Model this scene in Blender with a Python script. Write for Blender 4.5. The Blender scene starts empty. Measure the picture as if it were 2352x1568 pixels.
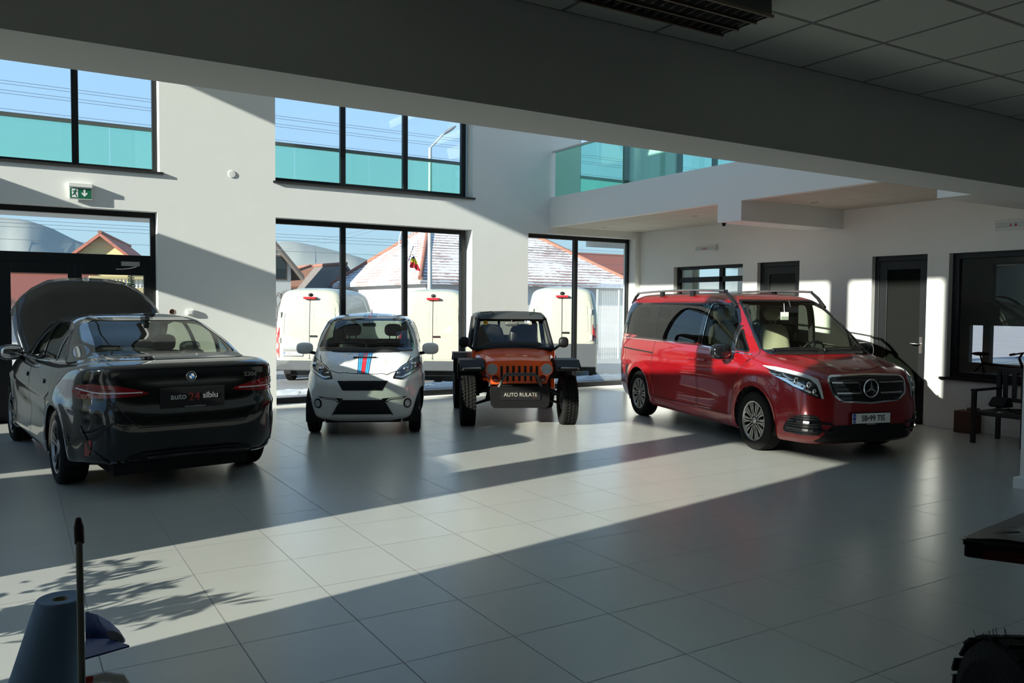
import bpy, bmesh, math, random
import numpy as np
from mathutils import Vector, Matrix
from mathutils.bvhtree import BVHTree
from mathutils.geometry import tessellate_polygon
random.seed(7); np.random.seed(7)
S = bpy.context.scene
COL = S.collection
PI = math.pi
# ------------------------------------------------------------------ camera
YAW, PITCH, ROLL, FPX = math.radians(31.4957), math.radians(-2.47994), math.radians(0.43098), 1877.07
CW, CHT, EYE = 2352, 1568, 1.68
fw = Vector((math.sin(YAW)*math.cos(PITCH), math.cos(YAW)*math.cos(PITCH), math.sin(PITCH)))
rt = Vector((math.cos(YAW), -math.sin(YAW), 0)); up = rt.cross(fw)
rt, up = rt*math.cos(ROLL)+up*math.sin(ROLL), up*math.cos(ROLL)-rt*math.sin(ROLL)
cd = bpy.data.cameras.new('camera'); cam = bpy.data.objects.new('camera', cd); COL.objects.link(cam)
M3 = Matrix((rt, up, -fw)).transposed()
cam.matrix_world = Matrix.Translation((0, 0, EYE)) @ M3.to_4x4()
cd.sensor_fit = 'HORIZONTAL'; cd.sensor_width = 36; cd.lens = FPX/CW*36
cd.clip_start = .05; cd.clip_end = 9000
S.camera = cam
# ------------------------------------------------------------------ sky, sun, exposure
SUN_E = 13.5
SKY_K = 1.4
w = bpy.data.worlds.new('sky'); S.world = w; w.use_nodes = True
nt = w.node_tree; nt.nodes.clear()
tc = nt.nodes.new('ShaderNodeTexCoord'); sp = nt.nodes.new('ShaderNodeSeparateXYZ')
cr = nt.nodes.new('ShaderNodeValToRGB'); bg = nt.nodes.new('ShaderNodeBackground'); wo = nt.nodes.new('ShaderNodeOutputWorld')
nt.links.new(tc.outputs['Generated'], sp.inputs[0]); nt.links.new(sp.outputs['Z'], cr.inputs[0])
nt.links.new(cr.outputs[0], bg.inputs[0]); nt.links.new(bg.outputs[0], wo.inputs[0])
el = cr.color_ramp.elements
el[0].position = 0.0; el[0].color = (.40, .54, .60, 1)
el[1].position = 1.0; el[1].color = (.19, .31, .52, 1)
for p_, c_ in ((.05, (.37, .54, .63, 1)), (.12, (.37, .56, .77, 1)), (.24, (.32, .53, .84, 1)), (.5, (.24, .42, .70, 1))):
    e = cr.color_ramp.elements.new(p_); e.color = c_
bg.inputs[1].default_value = SKY_K
sd = bpy.data.lights.new('sun', 'SUN'); so = bpy.data.objects.new('sun', sd); COL.objects.link(so)
so.rotation_euler = Vector((1, .175, -.323)).to_track_quat('-Z', 'Y').to_euler()
so.location = (-20, -4, 12)
sd.energy = SUN_E; sd.angle = math.radians(.6); sd.color = (1, .95, .86)
S.view_settings.view_transform = 'Standard'; S.view_settings.look = 'None'
S.view_settings.exposure = 0.1; S.view_settings.gamma = 1; S.view_settings.use_curve_mapping = False
cy = S.cycles
cy.max_bounces = 12; cy.diffuse_bounces = 8; cy.glossy_bounces = 4; cy.transmission_bounces = 6; cy.transparent_max_bounces = 24
cy.caustics_reflective = True; cy.blur_glossy = 1.0; cy.caustics_refractive = False; cy.sample_clamp_indirect = 6
cy.use_denoising = True
# ------------------------------------------------------------------ materials
def mat(name, col, rough=.5, metal=0, coat=0, noise=0, nscale=8, bump=0, bscale=60, spec=.5, emit=0, alpha=None, trans=0):
    m = bpy.data.materials.new(name); m.use_nodes = True
    t = m.node_tree; b = t.nodes['Principled BSDF']
    b.inputs['Base Color'].default_value = (*col, 1); b.inputs['Roughness'].default_value = rough
    b.inputs['Metallic'].default_value = metal; b.inputs['Specular IOR Level'].default_value = spec
    if coat: b.inputs['Coat Weight'].default_value = coat; b.inputs['Coat Roughness'].default_value = .03
    if trans: b.inputs['Transmission Weight'].default_value = trans
    tc = t.nodes.new('ShaderNodeTexCoord')
    if noise:
        n = t.nodes.new('ShaderNodeTexNoise'); n.inputs['Scale'].default_value = nscale; n.inputs['Detail'].default_value = 5
        t.links.new(tc.outputs['Object'], n.inputs['Vector'])
        mx = t.nodes.new('ShaderNodeMix'); mx.data_type = 'RGBA'
        mx.inputs[6].default_value = (*[c*(1-noise) for c in col], 1); mx.inputs[7].default_value = (*[min(1, c*(1+noise)) for c in col], 1)
        t.links.new(n.outputs['Fac'], mx.inputs[0]); t.links.new(mx.outputs[2], b.inputs['Base Color'])
    if bump:
        n2 = t.nodes.new('ShaderNodeTexNoise'); n2.inputs['Scale'].default_value = bscale; n2.inputs['Detail'].default_value = 3
        t.links.new(tc.outputs['Object'], n2.inputs['Vector'])
        bp = t.nodes.new('ShaderNodeBump'); bp.inputs['Strength'].default_value = bump; bp.inputs['Distance'].default_value = .01
        t.links.new(n2.outputs['Fac'], bp.inputs['Height']); t.links.new(bp.outputs[0], b.inputs['Normal'])
    if emit:
        b.inputs['Emission Color'].default_value = (*col, 1); b.inputs['Emission Strength'].default_value = emit
    return m
def glass(name, tint, refl=1.0, rough=0.0, ior=1.5, body=None, bodyk=0):
    m = bpy.data.materials.new(name); m.use_nodes = True; t = m.node_tree; t.nodes.clear()
    o = t.nodes.new('ShaderNodeOutputMaterial'); tr = t.nodes.new('ShaderNodeBsdfTransparent'); gl = t.nodes.new('ShaderNodeBsdfGlossy')
    tr.inputs[0].default_value = (*tint, 1); gl.inputs['Roughness'].default_value = rough; gl.inputs[0].default_value = (refl, refl, refl, 1)
    fr = t.nodes.new('ShaderNodeFresnel'); ge = t.nodes.new('ShaderNodeNewGeometry'); mr = t.nodes.new('ShaderNodeMapRange')
    mr.inputs['To Min'].default_value = ior; mr.inputs['To Max'].default_value = 1/ior      # leaving the pane: same air-to-glass ratio as entering
    t.links.new(ge.outputs['Backfacing'], mr.inputs['Value']); t.links.new(mr.outputs[0], fr.inputs[0]); mx = t.nodes.new('ShaderNodeMixShader')
    t.links.new(fr.outputs[0], mx.inputs[0]); t.links.new(gl.outputs[0], mx.inputs[2])
    if body:
        df = t.nodes.new('ShaderNodeBsdfDiffuse'); df.inputs[0].default_value = (*body, 1); m2 = t.nodes.new('ShaderNodeMixShader')
        m2.inputs[0].default_value = bodyk; t.links.new(tr.outputs[0], m2.inputs[1]); t.links.new(df.outputs[0], m2.inputs[2])
        t.links.new(m2.outputs[0], mx.inputs[1])
    else: t.links.new(tr.outputs[0], mx.inputs[1])
    t.links.new(mx.outputs[0], o.inputs[0]); return m
def tiles_mat(name, col, line, px, py, ox, oy, lw, rough, var=.06, bumpy=0, plane='XY', streak=0):
    """grid of square tiles with joints, drawn in world metres"""
    m = bpy.data.materials.new(name); m.use_nodes = True; t = m.node_tree; b = t.nodes['Principled BSDF']
    g = t.nodes.new('ShaderNodeNewGeometry'); s = t.nodes.new('ShaderNodeSeparateXYZ'); t.links.new(g.outputs['Position'], s.inputs[0])
    def mth(op, a, bb=None):
        n = t.nodes.new('ShaderNodeMath'); n.operation = op
        for i, v in enumerate((a, bb)):
            if v is None: continue
            if isinstance(v, (int, float)): n.inputs[i].default_value = v
            else: t.links.new(v, n.inputs[i])
        return n.outputs[0]
    def line_(sock, p, o_):
        q = mth('DIVIDE', mth('SUBTRACT', sock, o_), p); fr = mth('FRACT', q)
        d = mth('MULTIPLY', mth('MINIMUM', fr, mth('SUBTRACT', 1, fr)), p)
        return mth('LESS_THAN', d, lw/2), mth('FLOOR', q)
    a, ia = line_(s.outputs[plane[0]], px, ox); c, ic = line_(s.outputs[plane[1]], py, oy)
    jt = mth('MAXIMUM', a, c)
    cb = t.nodes.new('ShaderNodeCombineXYZ'); t.links.new(ia, cb.inputs[0]); t.links.new(ic, cb.inputs[1])
    wn = t.nodes.new('ShaderNodeTexWhiteNoise'); t.links.new(cb.outputs[0], wn.inputs['Vector'])
    ns = t.nodes.new('ShaderNodeTexNoise'); ns.inputs['Scale'].default_value = 2.2; ns.inputs['Detail'].default_value = 8; ns.inputs['Roughness'].default_value = .65
    mp = t.nodes.new('ShaderNodeMapping'); mp.inputs['Scale'].default_value = (1, 1 + streak, 1)
    ad = t.nodes.new('ShaderNodeVectorMath'); ad.operation = 'ADD'; t.links.new(g.outputs['Position'], ad.inputs[0]); t.links.new(wn.outputs['Color'], ad.inputs[1])
    t.links.new(ad.outputs[0], mp.inputs[0]); t.links.new(mp.outputs[0], ns.inputs['Vector'])
    k = mth('ADD', mth('MULTIPLY', mth('SUBTRACT', wn.outputs['Value'], .5), var), mth('MULTIPLY', mth('SUBTRACT', ns.outputs['Fac'], .5), var*4))
    hs = t.nodes.new('ShaderNodeMix'); hs.data_type = 'RGBA'; hs.inputs[6].default_value = (*[x*.72 for x in col], 1); hs.inputs[7].default_value = (*[min(1, x*1.28) for x in col], 1)
    t.links.new(mth('ADD', .5, k), hs.inputs[0])
    mx = t.nodes.new('ShaderNodeMix'); mx.data_type = 'RGBA'; mx.inputs[7].default_value = (*line, 1)
    t.links.new(jt, mx.inputs[0]); t.links.new(hs.outputs[2], mx.inputs[6]); t.links.new(mx.outputs[2], b.inputs['Base Color'])
    t.links.new(mth('MAXIMUM', rough, mth('MULTIPLY', jt, .7)), b.inputs['Roughness'])
    bp = t.nodes.new('ShaderNodeBump'); bp.inputs['Strength'].default_value = .35; bp.inputs['Distance'].default_value = .002
    h = mth('SUBTRACT', mth('MULTIPLY', ns.outputs['Fac'], .02 + bumpy), jt); t.links.new(h, bp.inputs['Height']); t.links.new(bp.outputs[0], b.inputs['Normal'])
    return m
WHITE = mat('wall_paint', (.77, .77, .74), .85, noise=.03, nscale=3, bump=.05, bscale=120)
WHITE2 = mat('white_paint_smooth', (.78, .78, .76), .6, noise=.02, nscale=2)
BLACKF = mat('black_aluminium', (.008, .009, .010), .4, noise=.2, nscale=30, spec=.3)
GREYP = mat('grey_door_panel', (.010, .011, .010), .9, noise=.05, spec=0)
GLASS = glass('window_glass', (.93, .96, .95))
TEAL = glass('teal_balustrade_glass', (.72, .97, .84), body=(.30, .62, .58), bodyk=.05)
TEALIN = glass('green_balustrade_glass', (.66, .92, .84), body=(.25, .6, .5), bodyk=.10)
SILVER = mat('brushed_silver', (.62, .62, .60), .28, metal=1, noise=.05)
PLAST = mat('white_plastic', (.75, .75, .72), .4, noise=.02)
DARKPL = mat('black_plastic', (.008, .008, .009), .5, noise=.1, nscale=40, spec=.25)
RUBBER = mat('tyre_rubber', (.007, .007, .0065), .85, spec=.2, noise=.25, nscale=25, bump=.4, bscale=90)
FLOOR = tiles_mat('grey_floor_tiles', (.375, .375, .345), (.18, .18, .17), .609, .605, .331, 2.876, .006, .26, var=.04, streak=1)
CEIL = tiles_mat('ceiling_tiles', (.70, .69, .63), (.27, .26, .24), .622, .585, 3.72, 3.57, .026, .9, var=.05, bumpy=.6)
# ------------------------------------------------------------------ mesh helpers
def tag(o, label=None, cat=None, group=None, kind=None):
    if label: o['label'] = label
    if cat: o['category'] = cat
    if group: o['group'] = group
    if kind: o['kind'] = kind
    return o
def empty(name, loc=(0, 0, 0), rz=0, label=None, cat=None, group=None):
    o = bpy.data.objects.new(name, None); COL.objects.link(o); o.location = loc; o.rotation_euler = (0, 0, rz)
    o.empty_display_size = .1
    return tag(o, label, cat, group)
class MB:
    def __init__(s): s.v = []; s.f = []; s.m = []; s.sm = []
    def add(s, v, f, m=0, smooth=False, M=None):
        k = len(s.v)
        for p in v:
            p = Vector(p)
            if M is not None: p = M @ p
            s.v.append(p[:])
        for q in f: s.f.append([i+k for i in q]); s.m.append(m); s.sm.append(smooth)
        return s
    def box(s, c, d, m=0, M=None, rz=0, taper=1):
        x, y, z = d[0]/2, d[1]/2, d[2]/2
        R = Matrix.Translation(c) @ Matrix.Rotation(rz, 4, 'Z')
        if M is not None: R = M @ R
        t = taper
        v = [(-x, -y, -z), (x, -y, -z), (x, y, -z), (-x, y, -z), (-x*t, -y*t, z), (x*t, -y*t, z), (x*t, y*t, z), (-x*t, y*t, z)]
        return s.add(v, [(0, 3, 2, 1), (4, 5, 6, 7), (0, 1, 5, 4), (1, 2, 6, 5), (2, 3, 7, 6), (3, 0, 4, 7)], m, False, R)
    def b2(s, a, b, m=0, M=None):
        return s.box([(a[i]+b[i])/2 for i in range(3)], [abs(b[i]-a[i]) for i in range(3)], m, M)
    def cyl(s, p0, p1, r0, r1=None, n=16, m=0, cap=True, M=None):
        r1 = r0 if r1 is None else r1
        p0, p1 = Vector(p0), Vector(p1); d = (p1-p0).normalized()
        a = d.orthogonal().normalized(); b = d.cross(a); v = []
        for p, r in ((p0, r0), (p1, r1)):
            for i in range(n):
                t = 2*PI*i/n; v.append(p+a*math.cos(t)*r+b*math.sin(t)*r)
        s.add(v, [(i, (i+1) % n, n+(i+1) % n, n+i) for i in range(n)], m, True, M)
        if cap: s.add(v, [tuple(range(n))[::-1], tuple(range(n, 2*n))], m, False, M)
        return s
    def tube(s, path, r, n=8, m=0, closed=False, M=None, ry=None):
        P = [Vector(p) for p in path]; k = len(P); rs = r if isinstance(r, (list, tuple)) else [r]*k; v = []
        a = None
        for i, p in enumerate(P):
            d = (P[(i+1) % k]-P[i-1]) if closed or 0 < i < k-1 else (P[1]-P[0] if i == 0 else P[-1]-P[-2])
            d.normalize()
            a = d.orthogonal().normalized() if a is None else (a-d*a.dot(d)).normalized()
            b = d.cross(a)
            for j in range(n):
                t = 2*PI*j/n; v.append(p+a*math.cos(t)*rs[i]+b*math.sin(t)*(rs[i] if ry is None else ry))
        f = []
        for i in range(k if closed else k-1):
            for j in range(n):
                i2 = (i+1) % k
                f.append((i*n+j, i*n+(j+1) % n, i2*n+(j+1) % n, i2*n+j))
        s.add(v, f, m, True, M)
        if not closed: s.add(v, [tuple(range(n))[::-1], tuple(range((k-1)*n, k*n))], m, False, M)
        return s
    def lathe(s, prof, n=32, m=0, M=None, ms=None, axis='Y'):
        """prof: (r, h) about the chosen axis"""
        v = []
        for r, h in prof:
            for i in range(n):
                t = 2*PI*i/n; c, q = math.cos(t)*r, math.sin(t)*r
                v.append((c, h, q) if axis == 'Y' else (c, q, h))
        for k in range(len(prof)-1):
            s.add(v[k*n:(k+2)*n], [(i, (i+1) % n, n+(i+1) % n, n+i) for i in range(n)], m if ms is None else ms[k], True, M)
        return s
    def prism(s, poly, h0, h1, m=0, M=None, plane='XZ', smooth=False):
        """extrude a 2-D outline; plane names the two outline axes"""
        def to(u, v, h):
            return {'XZ': (u, h, v), 'YZ': (h, u, v), 'XY': (u, v, h)}[plane]
        n = len(poly); v = [to(a, b, h0) for a, b in poly]+[to(a, b, h1) for a, b in poly]
        s.add(v, [(i, (i+1) % n, n+(i+1) % n, n+i) for i in range(n)], m, smooth, M)
        tr = tessellate_polygon([[Vector((a, b, 0)) for a, b in poly]])
        s.add(v, [tuple(t) for t in tr]+[tuple(i+n for i in t)[::-1] for t in tr], m, False, M)
        return s
    def blob(s, c, r, m=0, n=12, M=None, p=2.0):
        """superellipsoid"""
        v = []; f = []
        def pw(x, e): return math.copysign(abs(x)**e, x)
        e = 2/p
        for i in range(n+1):
            a = -PI/2+PI*i/n
            for j in range(2*n):
                b = PI*j/n
                v.append((c[0]+r[0]*pw(math.cos(a), e)*pw(math.cos(b), e), c[1]+r[1]*pw(math.cos(a), e)*pw(math.sin(b), e), c[2]+r[2]*pw(math.sin(a), e)))
        for i in range(n):
            for j in range(2*n):
                f.append((i*2*n+j, i*2*n+(j+1) % (2*n), (i+1)*2*n+(j+1) % (2*n), (i+1)*2*n+j))
        return s.add(v, f, m, True, M)
    def text(s, txt, size, M, m=0, depth=.001, bold=0, align='CENTER', sx=1):
        cu = bpy.data.curves.new('t', 'FONT'); cu.body = txt; cu.size = size; cu.align_x = align; cu.align_y = 'CENTER'; cu.extrude = depth; cu.offset = bold
        o = bpy.data.objects.new('t', cu); COL.objects.link(o); bpy.context.view_layer.update()
        me = bpy.data.meshes.new_from_object(o.evaluated_get(bpy.context.evaluated_depsgraph_get()))
        s.add([(v.co.x*sx, v.co.y, v.co.z) for v in me.vertices], [tuple(p.vertices) for p in me.polygons], m, False, M)
        bpy.data.objects.remove(o); bpy.data.meshes.remove(me); bpy.data.curves.remove(cu)
        return s
    def build(s, name, mats, parent=None, bevel=0, loc=None, weld=False, seg=2):
        me = bpy.data.meshes.new(name); me.from_pydata(s.v, [], s.f)
        for x in (mats if isinstance(mats, (list, tuple)) else [mats]): me.materials.append(x)
        me.polygons.foreach_set('material_index', s.m); me.polygons.foreach_set('use_smooth', s.sm); me.update()
        if weld:
            b = bmesh.new(); b.from_mesh(me); bmesh.ops.remove_doubles(b, verts=b.verts, dist=1e-5); bmesh.ops.recalc_face_normals(b, faces=b.faces); b.to_mesh(me); b.free()
        o = bpy.data.objects.new(name, me); COL.objects.link(o)
        if parent: o.parent = parent
        if loc: o.location = loc
        if bevel:
            md = o.modifiers.new('b', 'BEVEL'); md.width = bevel; md.segments = seg; md.limit_method = 'ANGLE'; md.angle_limit = .6
        return o
def struct(o): o['kind'] = 'structure'; return o
def copy_tree(o, parent=None):
    c = o.copy(); COL.objects.link(c)
    if parent: c.parent = parent
    for ch in list(o.children): copy_tree(ch, c)
    return c
def wall_with_holes(a0, a1, z0, z1, holes, plane, p0, p1, mb):
    """slab between p0 and p1 along the missing axis, outline a0..a1 x z0..z1, rectangular holes (a, b, za, zb)"""
    A = sorted({a0, a1, *[h[0] for h in holes], *[h[1] for h in holes]}); Z = sorted({z0, z1, *[h[2] for h in holes], *[h[3] for h in holes]})
    A = [a for a in A if a0 <= a <= a1]; Z = [z for z in Z if z0 <= z <= z1]
    solid = {}
    for i in range(len(A)-1):
        for j in range(len(Z)-1):
            ca, cz = (A[i]+A[i+1])/2, (Z[j]+Z[j+1])/2
            solid[i, j] = not any(h[0] < ca < h[1] and h[2] < cz < h[3] for h in holes)
    def P(a, p, z): return (a, p, z) if plane == 'Y' else (p, a, z)
    for (i, j), ok in solid.items():
        if not ok: continue
        a, b, c, d = A[i], A[i+1], Z[j], Z[j+1]
        v = [P(a, p0, c), P(b, p0, c), P(b, p0, d), P(a, p0, d), P(a, p1, c), P(b, p1, c), P(b, p1, d), P(a, p1, d)]
        f = [(0, 1, 2, 3), (4, 7, 6, 5)]
        if not solid.get((i-1, j), False): f.append((0, 3, 7, 4))
        if not solid.get((i+1, j), False): f.append((1, 5, 6, 2))
        if not solid.get((i, j-1), False): f.append((0, 4, 5, 1))
        if not solid.get((i, j+1), False): f.append((3, 2, 6, 7))
        mb.add(v, f, 0)
# ------------------------------------------------------------------ the hall
XL, XR, YB, YW, ZT = -1.4, 11.3, -4.0, 13.3, 6.5
YG = 13.5                                       # plane of the street-side glazing
fl = MB(); fl.b2((XL-.3, YB, -.12), (XR+4.5, YW+.42, 0)); struct(fl.build('floor', FLOOR))
# street-side wall
m = MB()
Wh = [(-.55, 1.89, 0, 3.05), (3.66, 7.27, .03, 3.08), (8.5, 11.16, .03, 3.1), (-1.0, 1.93, 3.64, 6.2), (3.66, 7.28, 3.66, 6.2), (9.72, 11.1, 3.72, 5.9)]
wall_with_holes(XL-.25, XR+.2, -.1, ZT, Wh, 'Y', YW, YW+.38, m)
struct(m.build('wall_front', WHITE))
# left wall with the sunny openings
m = MB()
Lh = [(3.93, 5.62, .08, 3.02), (6.3, 9.3, .08, 3.02), (10.3, 13.0, .08, 3.02), (4.45, 6.02, 3.80, 6.28), (6.36, 9.3, 3.80, 6.28), (9.6, 13.1, 3.80, 6.28)]
wall_with_holes(YB, YW+.38, -.1, ZT, Lh, 'X', XL-.25, XL, m); struct(m.build('wall_left', WHITE))
m = MB()
Rh = [(10.47, 12.28, 0, 2.48), (9.22, 10.13, 0, 2.48), (6.97, 7.86, 0, 2.48), (3.9, 6.65, .72, 2.47), (9.6, 12.3, 3.75, 5.8), (5.0, 7.2, 3.75, 5.8)]
wall_with_holes(YB, YW, -.1, ZT, Rh, 'X', XR, XR+.2, m); struct(m.build('wall_right', WHITE))
HB = []
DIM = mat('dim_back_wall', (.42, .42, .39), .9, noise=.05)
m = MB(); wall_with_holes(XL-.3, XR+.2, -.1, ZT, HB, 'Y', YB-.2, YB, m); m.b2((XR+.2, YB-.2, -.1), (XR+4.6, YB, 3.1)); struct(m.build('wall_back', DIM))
m = MB(); m.b2((XL-.3, YB-.2, ZT), (5.5, YW+.4, ZT+.2)); m.b2((5.5, YB-.2, ZT), (8.9, 6.0, ZT+.2)); m.b2((5.5, 12.2, ZT), (8.9, YW+.4, ZT+.2)); m.b2((8.9, YB-.2, ZT), (9.3, YW+.4, ZT+.2)); m.b2((11.0, YB-.2, ZT), (XR+.3, YW+.4, ZT+.2)); m.b2((9.3, YB-.2, ZT), (11.0, 4.6, ZT+.2)); m.b2((9.3, 13.0, ZT), (11.0, YW+.4, ZT+.2)); struct(m.build('ceiling_upper', WHITE))
m = MB(); m.b2((9.28, 4.58, ZT+.1), (11.02, 13.02, ZT+.12)); struct(m.build('window_16', GLASS))  # skylight added out of view to brighten the mezzanine
m = MB(); m.b2((5.48, 5.98, ZT+.1), (8.92, 12.22, ZT+.12)); struct(m.build('window_17', GLASS))  # second unseen skylight, added to lift the light in the hall
# ceiling over the viewer with its downstand beam
m = MB(); m.b2((XL, YB, 3.22), (XR, 3.57, 3.24)); struct(m.build('ceiling_low', CEIL))
m = MB(); m.b2((XL, 3.57, 2.68), (XR, 4.02, 3.72)); m.b2((XL, YB, 3.24), (XR, 3.57, 3.72)); struct(m.build('trim_1', WHITE))
m = MB(); m.b2((8.1, 3.57, 0), (8.6, 4.02, 2.68)); m.b2((8.06, 3.53, 0), (8.64, 4.06, .1)); struct(m.build('wall_pillar', WHITE2))
# mezzanine on the right
m = MB(); m.b2((9.12, 4.02, 3.24), (XR, YW, 3.25)); struct(m.build('ceiling_mezzanine', tiles_mat('mezzanine_tiles', (.60, .56, .49), (.40, .37, .33), .6, .6, .15, .3, .014, .9, var=.04)))
m = MB(); m.b2((9.0, 4.02, 3.225), (9.12, YW, 3.64)); m.b2((9.12, 4.02, 3.25), (XR, YW, 3.64)); m.b2((9.02, 4.02, 3.64), (9.2, YW, 3.80))
for y in (8.39, 5.0): m.b2((9.0, y, 2.94), (9.12, y+.46, 3.2245)); m.b2((9.12, y, 2.94), (XR, y+.46, 3.245))
struct(m.build('trim_2', WHITE2))
# next room behind the right wall
m = MB(); wall_with_holes(1.5, 8.8, 0, 3.0, [(6.72, 7.28, .8, 1.42), (7.40, 7.62, .8, 1.42)], 'X', 13.6, 13.7, m); m.b2((XR+.2, 8.8, 0), (XR+4.5, 8.9, 3.0)); m.b2((XR+.2, 1.4, 0), (XR+4.5, 1.5, 3.0)); struct(m.build('wall_next_room', WHITE))  # two openings cut to stand in for sun patches behind the bicycles
m = MB(); m.b2((XR+.2, YB, 3.0), (XR+4.5, YW, 3.1)); struct(m.build('ceiling_next_room', WHITE))
m = MB(); wall_with_holes(YB, YW+.38, -.1, 3.1, [(7.2, 9.6, .3, 1.9)], 'X', XR+4.5, XR+4.6, m); m.b2((XR+.2, YW, -.1), (13.0, YW+.38, 3.1)); m.b2((14.6, YW, -.1), (XR+4.5, YW+.38, 3.1)); m.b2((13.0, YW, 2.6), (14.6, YW+.38, 3.1)); m.b2((13.0, YW, -.1), (14.6, YW+.38, .9)); struct(m.build('wall_far', WHITE))  # low opening added so daylight shows through the next room's wall
# ---- glazing units
def glazing(name, plane, p, a0, a1, z0, z1, mull=(), rails=(), fw_=.1, d=.08, gm=None, top=None, fm=None):
    """black frame in plane 'Y' (a = x) or 'X' (a = y); glass as a sub mesh"""
    def B(mb, a, b, c, e, q=d):
        if plane == 'Y': mb.b2((a, p, c), (b, p+q, e))
        else: mb.b2((p, a, c), (p+q, b, e))
    m = MB(); t = top or fw_
    B(m, a0, a0+fw_, z0, z1); B(m, a1-fw_, a1, z0, z1); B(m, a0+fw_, a1-fw_, z0, z0+fw_); B(m, a0+fw_, a1-fw_, z1-t, z1)
    for x in mull: B(m, x-.045, x+.045, z0+fw_, z1-t)
    for r in rails: B(m, a0+fw_, a1-fw_, r-.05, r+.05)
    o = struct(m.build(name, fm or BLACKF, bevel=.006))
    A = [a0+fw_]+sorted(mull)+[a1-fw_]
    for i in range(len(A)-1):
        g = MB(); a = A[i]+(.045 if i else 0); b = A[i+1]-(.045 if i < len(A)-2 else 0)
        if plane == 'Y': g.b2((a-.01, p+d*.45, z0+fw_-.01), (b+.01, p+d*.55, z1-t+.01))
        else: g.b2((p+d*.45, a-.01, z0+fw_-.01), (p+d*.55, b+.01, z1-t+.01))
        g.build('pane', gm or GLASS, o)
    return o
glazing('window_1', 'Y', YG, 3.60, 7.24, 0.03, 3.10, mull=(4.87, 6.025))
glazing('window_2', 'Y', YG, 8.44, 11.21, 0.03, 3.12, mull=(9.78,))
glazing('window_3', 'Y', YG, 3.60, 7.24, 3.66, 6.25, mull=(4.87, 6.025), fw_=.09)
glazing('window_4', 'Y', YG, -1.1, 1.95, 3.62, 6.25, mull=(.83,), fw_=.09)
glazing('window_5', 'Y', YG-.05, 9.72, 11.1, 3.72, 5.95, fw_=.12)
for k, (a, b, c, e) in enumerate(Lh):
    glazing('window_%d' % (6+k), 'X', XL-.2, a-.02, b+.02, c-.02, e+.02, mull=(), fw_=.05)
# sills
for k, (a, b, z) in enumerate(((-1.4, 1.98, 3.64), (3.62, 7.32, 3.66))):
    m = MB(); m.b2((a, YW-.035, z-.028), (b, YW+.2, z+.004)); struct(m.build('trim_%d' % (3+k), mat('dark_stone_sill', (.03, .03, .03), .3, noise=.3)))
# entrance door: transom and two leaves
m = MB(); y0, y1 = YG, YG+.09
def fr(a, b, c, e): m.b2((a, y0, c), (b, y1, e))
fr(-.62, -.52, 0, 3.07); fr(1.82, 1.90, 0, 3.07); fr(-.52, 1.82, 2.97, 3.07); fr(-.52, 1.82, 2.25, 2.40)
struct(m.build('door_1', BLACKF, bevel=.006)); dr = bpy.data.objects['door_1']
g = MB(); g.b2((-.53, y0+.04, 2.39), (1.83, y0+.05, 2.98)); g.build('pane', GLASS, dr)
for a, b in ((-.52, .797), (.797, 1.82)):
    lf = MB()
    pl_, pr_ = (a+.09, b-.1) if a > 0 else (-.0, b-.09)
    for q in ((a, 0, pl_, 2.24), (pr_, 0, b, 2.24), (pl_, 0, pr_, .1), (pl_, 2.10, pr_, 2.24)): lf.b2((q[0], y0-.01, q[1]), (q[2], y1-.02, q[3]+.015*(q[3] > 2)))
    lo_ = lf.build('door_leaf', BLACKF, dr, bevel=.005)
    g = MB(); g.b2((pl_-.01, y0+.03, .09), (pr_+.01, y0+.04, 2.11)); g.build('pane', GLASS, lo_)
    h = MB(); xx = (b-.05) if a < 0 else a+.05
    h.tube([(xx, y0-.01, .85), (xx, y0-.07, .88), (xx, y0-.07, 1.32), (xx, y0-.01, 1.35)], .014); h.build('door_handle', SILVER, lo_)
dc = MB(); dc.b2((1.41, YG-.05, 2.235), (1.66, YG, 2.30)); dc.add([], []); dc.tube([(1.62, YG-.03, 2.23), (1.52, YG-.06, 2.20), (1.42, YG-.06, 2.185), (1.34, YG-.02, 2.185)], .008, 6)
tag(dc.build('door_closer', mat('closer_grey', (.45, .45, .43), .4, metal=.5)), 'silver box closer with folded arm over the street door', 'door closer')
# right wall doors and window
glazing('window_12', 'X', XR+.1, 10.44, 12.3, 0.02, 2.5, mull=(11.1,), rails=(2.22,), fw_=.08)
def side_door(name, a, b, panel):
    m = MB()
    for q in ((a-.02, 0, a+.07, 2.5), (b-.07, 0, b+.02, 2.5), (a+.07, 2.4, b-.07, 2.5)): m.b2((XR+.08, q[0], q[1]), (XR+.17, q[2], q[3]))
    o = struct(m.build(name, BLACKF, bevel=.005))
    l = MB()
    for q in ((a+.07, .02, a+.16, 2.4), (b-.2, .02, b-.07, 2.4), (a+.16, .02, b-.2, .16), (a+.16, 2.27, b-.2, 2.4)): l.b2((XR+.09, q[0], q[1]), (XR+.15, q[2], q[3]))
    lo = l.build('door_leaf', BLACKF, o, bevel=.004)
    g = MB(); g.b2((XR+.11, a+.15, .15), (XR+.13, b-.19, 2.28)); g.build('door_panel', panel, lo)
    h = MB(); y = a+.12; h.b2((XR+.075, y-.02, 1.03), (XR+.09, y+.02, 1.27)); h.tube([(XR+.085, y, 1.17), (XR+.02, y, 1.17), (XR+.02, y+.13, 1.175)], .009, 8)
    h.build('door_handle', SILVER, lo)
side_door('door_2', 9.22, 10.13, mat('pale_panel', (.035, .037, .035), .9, noise=.04, spec=0)); side_door('door_3', 6.97, 7.86, GREYP)
glazing('window_13', 'X', XR+.1, 3.9, 6.66, .70, 2.49, fw_=.1, gm=glass('inner_window_glass', (.95, .96, .95), refl=.5, ior=1.35))
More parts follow.
